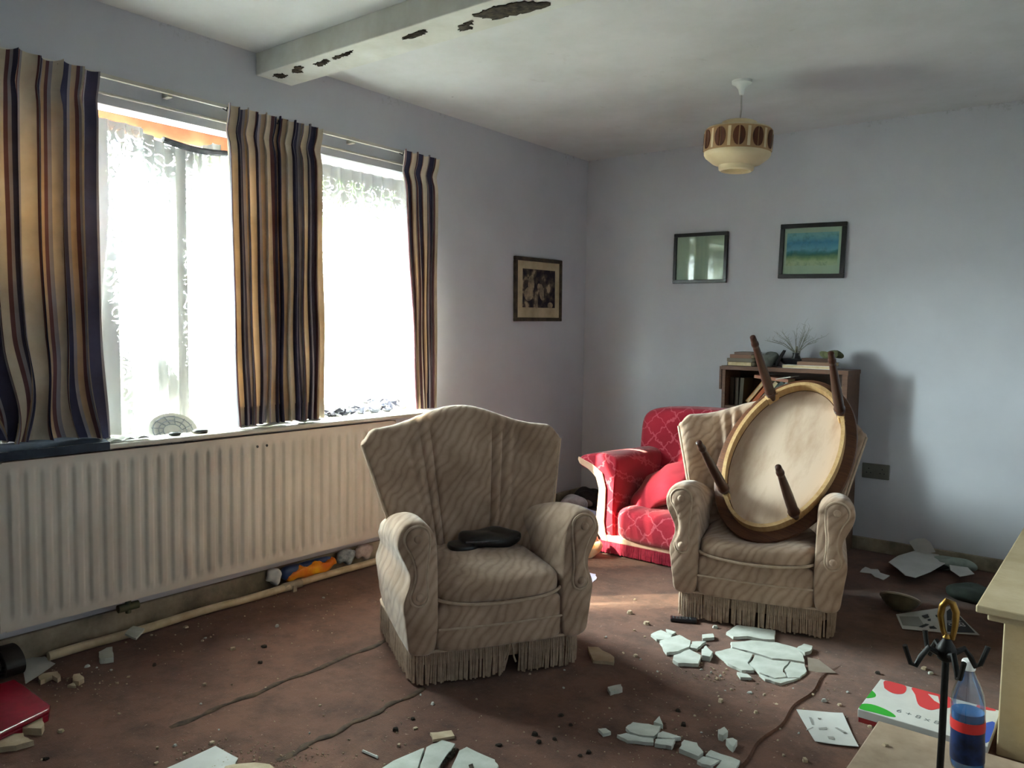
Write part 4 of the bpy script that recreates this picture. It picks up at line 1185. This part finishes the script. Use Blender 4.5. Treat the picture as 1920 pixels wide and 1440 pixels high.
for lab, L, th, mt in (
    ('long white plaster plate with a cracked edge at the bottom centre', [(1180, 420), (1290, 357), (1440, 292), (1456, 288), (1415, 420)], .012, PLASTER),
    ('white plaster plate with a torn peak at the bottom centre', [(1466, 284), (1550, 246), (1620, 265), (1598, 300), (1570, 330), (1500, 430), (1425, 425)], .012, PLASTER),
    ('white plaster plate with a dark hole right of the torn peak', [(1640, 302), (1680, 282), (1830, 350), (1850, 385), (1830, 430), (1585, 430)], .013, PLASTER),
    ('small beige card of plaster behind the torn peak', [(1485, 207), (1600, 195), (1617, 225), (1500, 245)], .008, PLASTEROLD),
    ('rounded beige plaster piece at the bottom edge on the white sheet', [(385, 420), (400, 385), (450, 374), (560, 365), (640, 375), (680, 420)], .014, PLASTEROLD)):
    slab(lab, z2_(L), th, mt=mt, group=Cg, z0=.001 if 'rounded' not in lab else .004)
hole = MB(); P = [at(x, y, .016) for x, y in z2_([(1690, 378), (1712, 370), (1718, 392), (1695, 396)])]; c = sum(P, Vector()) / 4
hole.prism([(p.x - c.x, p.y - c.y) for p in P], 0, .0015)
tag(hole.build('dark_flake', PEEL, smooth=False, loc=(c.x, c.y, .0142)), 'black flake lying on the bottom plaster plate', 'flake')
b = MB(); r = random.Random(9)
for k in range(46):
    u = k / 46; p = at(*z2_([(1520 + 95 * u + r.uniform(-14, 14), 400 - 105 * u)])[0], .006)
    e = Euler((r.uniform(-.5, .5), r.uniform(-.5, .5), r.uniform(0, 6))).to_matrix(); s_ = r.uniform(.004, .012)
    b.prism([(-s_, -s_ * .5), (s_, -s_ * .4), (s_ * .6, s_ * .5), (-s_ * .5, s_ * .6)], 0, .004, M=Matrix.Translation((p.x, p.y, .004)) @ e.to_4x4())
tag(b.build('dark_rubble', PEEL, smooth=False), 'dark rubble in the gap between the two bottom plaster plates', 'rubble', kind='stuff')
sheet('paper_sheet', 'white sheet speckled with dust at the bottom edge left of centre', 'paper', [(280 + 60 / 2.8, 1446), (280 + 430 / 2.8, 1446), (280 + 470 / 2.8235, 1300 + 345 / 2.8235), (280 + 350 / 2.8235, 1300 + 281 / 2.8235)], .003, .002, PAPER)
Lg = 'plaster pieces along the left edge'
for lab, px, th, mt in (
    ('flat plaster chunk in front of the red folder', [(38, 1345), (76, 1338), (83, 1356), (78, 1366), (42, 1364)], .022, PLASTEROLD),
    ('long ragged plaster piece at the left edge of the floor', [(-30, 1385), (0, 1381), (28, 1375), (44, 1374), (46, 1381), (64, 1388), (30, 1398), (-20, 1404)], .016, PLASTEROLD),
    ('bent plaster strip beside the white paper at the left', [(72, 1268), (82, 1262), (108, 1258), (114, 1268), (108, 1272), (98, 1266), (76, 1276)], .016, PLASTEROLD),
    ('knobbly plaster piece right of the bent strip', [(138, 1264), (150, 1262), (158, 1271), (148, 1278), (136, 1276)], .016, PLASTEROLD),
    ('flat low plaster piece nearest the knobbly one', [(126, 1285), (138, 1279), (143, 1286)], .008, PLASTEROLD),
    ('pale plaster wedge by the pipe end', [(185, 1222), (200, 1214), (211, 1212), (213, 1232), (188, 1235)], .02, PLASTER)):
    slab(lab, px, th, mt=mt, group=Lg)
o = slab('greenish plaster flake resting on the heating pipe', [(234, 1188), (250, 1173), (271, 1178), (255, 1197)], .007, z0=.046, group=Lg)
sheet('paper_sheet', 'white paper under the dark coiled strap at the left', 'paper', [(48, 1284), (104, 1246), (84, 1232), (40, 1236)], .004, .004, PAPER)
# red folder and the dark coil at the left edge
P = [at(x, y, .045) for x, y in [(-70, 1300), (28, 1270), (50, 1284), (95, 1318), (93, 1327), (0, 1372), (-70, 1400)]]
c = sum(P, Vector()) / len(P)
rf = thing('red_folder', 'shiny red plastic folder lying at the left edge of the floor', 'folder', (c.x, c.y, .001))
REDPL = simple('shiny_red_plastic', '9c1630', '7a1226', .22, 7, spec=.5)
b = MB(); b.prism([(p.x - c.x, p.y - c.y) for p in P], .024, .040); b.build('front_cover', REDPL, rf, smooth=False, bevel=.006)
b = MB(); b.prism([((p.x - c.x) * .97, (p.y - c.y) * .97) for p in P], 0, .023); b.build('back_cover', REDPL, rf, smooth=False, bevel=.004)
st = thing('coiled_strap', 'dark brown coiled leather strap at the left edge behind the red folder', 'strap', (at(14, 1268).x, at(14, 1268).y, .0))
LEATH = simple('dark_brown_leather', '1d1716', '2c2220', .45, 16, .1)
for k, (rx, rz, y) in enumerate(((.085, .05, 0), (.065, .037, .004), (.045, .025, -.003))):
    b = MB(); pts = []
    b.loft([[Vector((q * cos(a) * (1 if 1 else 0), y - .03 + w_, .056 + (q * rz / rx) * sin(a))) for q, w_ in ((rx, 0), (rx, .06), (rx - .008, .06), (rx - .008, 0))] for a in [2 * pi * j / 40 for j in range(41)]], True, False, False)
    b.build('coil', LEATH, st)

# paper and rubbish by the back wall
z6 = lambda L: [(1580 + x / 5.647, 980 + y / 5.647) for x, y in L]
Pg = 'torn papers by the back wall'
for lab, L, zz0 in (('large torn white paper by the back wall behind the fireplace shelf', [(485, 415), (590, 345), (780, 290), (960, 280), (1100, 420), (930, 520), (770, 580), (660, 555)], .046),
               ('white paper with a cut corner right of the large torn one', [(1125, 425), (1300, 440), (1395, 540), (1240, 570), (1140, 500)], .040),
               ('curled white scrap left of the torn papers', [(180, 520), (240, 465), (300, 490), (375, 492), (400, 530), (500, 560), (430, 605), (340, 570), (300, 535)], .004)):
    slab(lab, z6(L), .0025, z0=zz0, mt=PAPER, group=Pg, name='torn_paper', rag=1)
P = []
for x, y in z6([(700, 200), (780, 168), (860, 165), (930, 210), (985, 310), (880, 330), (770, 300)]):
    d_ = _RM @ Vector(((x - 960) / FOCAL_PX, -(y - 720) / FOCAL_PX, -1)); t_ = (-.045 - CAM_LOC.y) / d_.y; P.append(CAM_LOC + d_ * t_)
c = sum(P, Vector()) / len(P)
b = MB(); b.prism([(p.x - c.x, p.z - c.z) for p in P], -.001, .001, M=Matrix.Rotation(radians(78), 4, 'X'))
tag(b.build('torn_paper', PAPER, smooth=False, loc=c), 'white paper leaning against the back wall above the torn ones', 'paper', Pg)
for nm, lab, cat, px, sz, h1, h2 in (
    ('crumpled_paper', 'crumpled pale green paper behind the cut-corner sheet', 'paper', (1800, 1050), (.11, .07, .03), '9aa39a', '7f8981'),
    ('crumpled_cloth', 'dark grey green cloth on the floor near the fireplace shelf', 'cloth', (1822, 1128), (.10, .09, .035), '39413b', '2a302c'),
    ('dark_bag', 'dark crumpled bag under the torn white papers', 'bag', (1745, 1058), (.13, .09, .018), '33332f', '232321'),
    ('crumpled_cloth', 'pale crumpled cloth on the rubbish in the back left corner', 'cloth', (1075, 958), (.10, .09, .05), 'e4dce2', 'b5abb3'),
    ('plastic_bag', 'lilac blue plastic bag in the back left corner', 'bag', (1100, 985), (.12, .10, .05), 'a3a8d0', 'd5d7e8'),
    ('dark_cloth', 'dark cloth heap right in the back left corner', 'cloth', (1108, 945), (.11, .09, .06), '2d2a2e', '433f42'),
    ('torn_wrapping', 'pinkish torn wrapping along the left skirting near the corner', 'wrapping', (1064, 948), (.09, .12, .03), 'a78e85', '7f6a63')):
    p = at(px[0], px[1], 0)
    r = random.Random(px[0])
    q1, q2, q3 = r.uniform(0, 6), r.uniform(0, 6), r.uniform(25, 45)
    b = MB(); b.ell((0, 0, sz[2]), sz, .8, .9, 28, 14, fn=lambda p_: p_ + Vector((.1 * sz[0] * sin(p_.y * q3 + q1), .1 * sz[1] * sin(p_.x * q3 + q2), .3 * sz[2] * sin(p_.x * q3 * .8 + q2) * sin(p_.y * q3 + q1))))
    x = max(p.x, sz[0] * 1.15 + .03); y = min(p.y, -sz[1] * 1.15 - .03)
    tag(b.build(nm, simple(nm + '_mat_%d' % px[0], h1, h2, .8, 14), loc=(x, y, .004), ang=70), lab, cat)
ob = thing('snack_bag', 'orange and white plastic bag on the floor before the left arm of the red armchair', 'bag', (at(1109, 1044).x, at(1109, 1044).y, .0), (0, 0, .4))
b = MB(); b.ell((0, 0, .046), (.055, .05, .045), .8, .8, 28, 14, fn=lambda p_: p_ + Vector((.008 * sin(p_.z * 60), .008 * sin(p_.x * 55), .010 * sin(p_.x * 50 + p_.y * 40)))); b.build('bag_body', simple('orange_plastic', 'e8892c', 'e9dcc0', .4, 13), ob, ang=70)
b = MB(); b.ell((.0, 0, .100), (.036, .026, .018), .8, .8, 20, 8, fn=lambda p_: p_ + Vector((0, .01 * sin(p_.x * 90), .008 * sin(p_.x * 120)))); b.build('gathered_top', simple('pink_white_plastic', 'e0c6b8', 'd2552f', .4, 20), ob, ang=70)
slab('pale lilac paper scrap on the sunny carpet', [(1100, 1073), (1117, 1076), (1118, 1086), (1108, 1097), (1099, 1090)], .002, mt=simple('lilac_paper', 'cfcbe2', None, .8), group=None, name='paper_scrap')
cb = thing('crisp_packet', 'yellow and navy crisp packet pushed under the radiator', 'packet', (.066, -2.47, .045))
b = MB(); b.ell((0, 0, .022), (.03, .15, .028), .7, .7, 18, 40, fn=lambda p_: p_ + Vector((.004 * sin(p_.y * 90), 0, .010 * sin(p_.y * 62) + .004 * sin(p_.y * 150)))); b.build('packet_front', simple('yellow_foil', 'd9a023', 'c9641f', .35, 12), cb, ang=70)
b = MB(); b.ell((-.01, -.10, .03), (.03, .06, .036), .7, .7, 16, 16); b.ell((-.012, .02, .045), (.02, .12, .018), .8, .8, 14, 14); b.build('packet_back', simple('navy_foil', '20355e', '3a4d75', .35, 10), cb, ang=70)
for lab, y, sy, h1, h2 in (('white wrapper at the left end of the yellow packet', -2.67, .035, 'c9ccce', 'a9b4ba'), ('crumpled silver wrapper right of the yellow packet', -2.24, .06, 'aab3b8', '55626a'), ('crumpled pinkish paper at the right under the radiator', -2.12, .06, 'bfb0aa', '9a8a86')):
    b = MB(); b.ell((0, 0, .035), (.025, sy, .035), .75, .8, 16, 16, fn=lambda p_: p_ + Vector((.006 * sin(p_.y * 90), .004 * sin(p_.z * 120), .013 * sin(p_.y * 95 + 1) * sin(p_.z * 60 + 1))))
    tag(b.build('litter_wrapper', simple('wrapper_%d' % int(-y * 100), h1, h2, .6, 22), loc=(.05, y, .043), ang=70), lab, 'wrapper', 'litter under the radiator')
# dark bowl, black case
bo = thing('broken_bowl', 'half broken dark bowl with a pale rim beside the poster', 'bowl', (2.37, -1.0, .030), (radians(-28), radians(14), radians(25)))
b = MB(); b.lathe([(.025, -.022), (.05, -.010), (.074, .014), (.083, .032)], 36); b.lathe([(.079, .032), (.070, .015), (.046, -.006), (.0, -.016)], 36); b.build('bowl_shell', simple('dark_olive_glaze', '4a463a', '6a6250', .3, 10), bo)
b = MB(); b.tube([(.081 * cos(a * pi / 20), .081 * sin(a * pi / 20), .032) for a in range(40)], .006, 6, closed=True); b.build('pale_rim', simple('pale_rim_glaze', 'a49888', None, .4), bo)
bk = thing('black_remote', 'flat black remote control at the front left corner of the second armchair', 'remote control', (at(1285, 1163).x, at(1285, 1163).y - .02, 0), (0, 0, .5))
b = MB(); b.box(-.055, .055, -.02, .02, .001, .016); b.build('case', BLACK, bk, smooth=False, bevel=.004)
b = MB()
for i in range(6):
    for j in range(2): b.box(-.045 + i * .014, -.038 + i * .014, -.012 + j * .014, -.004 + j * .014, .016, .0175)
b.build('buttons', simple('grey_rubber', '4a4b4e', None, .7), bk, smooth=False)

# scattered chips
za = lambda L: [(x / 3, 960 + y / 3) for x, y in L]
zc = lambda L: [(640 + x / 3, 960 + y / 3) for x, y in L]
zd = lambda L: [(1120 + x / 3.692, 1120 + y / 3.692) for x, y in L]
ze = lambda L: [(1280 + x / 3, 960 + y / 3) for x, y in L]
white = [(p, 7) for p in za([(1560, 640), (1050, 645), (1310, 770), (490, 865), (1150, 968), (345, 1230), (985, 1310), (1190, 1297), (880, 1410)])]
white += [(p, 4) for p in za([(1155, 705), (1185, 700), (1140, 722), (545, 872), (720, 925), (660, 960), (1130, 1075), (885, 1322), (1035, 1355), (1740, 1240), (850, 690), (710, 730), (625, 885), (1800, 1085), (235, 1390), (1230, 1220), (1400, 715), (670, 1130), (1820, 480), (310, 905), (380, 935)])]
white += [(p, 7) for p in zc([(515, 1075), (415, 1215), (325, 1310), (1625, 565), (1780, 1180)])] + [(p, 4) for p in zc([(1650, 490), (1490, 700), (1660, 810), (1590, 792), (1255, 885), (1060, 908), (1540, 985), (445, 1025), (1510, 1100), (760, 1050), (1250, 985)])]
white += [(p, 8) for p in zd([(225, 105), (345, 180), (815, 205), (270, 405), (850, 715), (1055, 655), (1240, 740), (1100, 795), (1570, 715), (1680, 740), (1440, 1128)])]
white += [(p, 4) for p in zd([(300, 425), (180, 380), (50, 275), (415, 510), (775, 745), (925, 635), (885, 640), (995, 780), (1155, 670), (1355, 630), (1410, 597), (1490, 670), (720, 930), (675, 815), (1265, 905), (1395, 935), (1250, 985), (1290, 1090), (1075, 940), (840, 680), (1425, 768), (1000, 1010), (330, 270), (255, 225)])]
white += [(p, 4) for p in zd([(720 + 22 * k, 495 + 22 * ((k * 7) % 4)) for k in range(9)])]
white += [(p, 7) for p in ze([(930, 1010), (1140, 1365), (1360, 880), (1395, 905), (1055, 1205)])]
dark = za([(870, 860), (1490, 755), (1465, 845), (255, 1385)]) + zc([(1200, 1275), (1110, 1290), (1290, 1195), (400, 1160), (305, 1220), (885, 1307), (1390, 1350), (1085, 1250), (1235, 1140), (1345, 1365)]) + zd([(600, 880), (560, 780)]) + ze([(1100, 905)])
r = random.Random(77)
def chip_mesh(seed):
    q = random.Random(seed); n = q.randint(5, 7)
    poly = [(cos(2 * pi * k / n + q.uniform(-.3, .3)) * q.uniform(.6, 1), sin(2 * pi * k / n + q.uniform(-.3, .3)) * q.uniform(.45, .9)) for k in range(n)]
    b = MB(); b.prism(poly, 0, q.uniform(.5, .9), taper=q.uniform(.55, .85)); return b
protos = {}
def chip(p, size, mt, lab, nm, cat, grp, i):
    key = (nm, i % 6)
    w = at(p[0], p[1], .004); dist = (w - CAM_LOC).length
    if key not in protos: protos[key] = o = chip_mesh(i % 6 + 3).build(nm, mt, smooth=False)
    else:
        o = protos[key].copy(); COL.objects.link(o)
    s_ = size * dist / FOCAL_PX * r.uniform(.8, 1.2)
    on = .033 if (w.x > 2.58 and w.y < -2.21) else .0008
    o.location = (w.x, w.y, on); o.scale = (s_, s_, s_ * r.uniform(.5, .9)); o.rotation_euler = (0, 0, r.uniform(0, 6.28))
    return tag(o, lab, cat, grp)
for i, (p, sz) in enumerate(white):
    big = sz > 5
    chip(p, sz * .85, PLASTEROLD if i % 3 else PLASTER, 'pale plaster chip scattered on the brown carpet' if big else 'tiny pale plaster crumb scattered on the brown carpet', 'plaster_chip' if big else 'plaster_crumb', 'plaster', 'plaster chips on the carpet' if big else 'plaster crumbs on the carpet', i)
for i, p in enumerate(dark):
    chip(p, 7, PEEL, 'small dark brown flake of debris on the carpet', 'dark_debris', 'debris', 'dark debris on the carpet', i)
b = MB(); b.tube([at(680, 1408, .004), at(708, 1420, .004)], .004, 5)
tag(b.build('splinter', PLASTER), 'thin white splinter lying left of the bottom plaster plates', 'splinter')
b = MB(); r = random.Random(31)
for cx_, cy_, sx_, sy_, n in ((1330, 1262, 60, 12, 90), (1460, 1280, 70, 14, 60), (420, 1418, 60, 22, 90), (560, 1420, 40, 14, 60), (130, 1280, 50, 16, 60), (780, 1400, 120, 40, 60), (1240, 1390, 100, 22, 70), (380, 1200, 160, 40, 70), (1400, 1340, 160, 50, 90), (600, 1130, 90, 14, 40)):
    for k in range(n):
        w = at(cx_ + r.gauss(0, sx_), min(1450, cy_ + r.gauss(0, sy_)), 0)
        if w.x > 2.56 and w.y < -2.2: continue
        s_ = r.uniform(.0012, .0035)
        b.prism([(w.x - s_, w.y - s_ * .6), (w.x + s_, w.y - s_ * .5), (w.x + s_ * .4, w.y + s_)], .0006, .0006 + s_, taper=.7)
tag(b.build('plaster_dust', PLASTEROLD, smooth=False), 'fine plaster dust and grit strewn over the carpet', 'dust', kind='stuff')
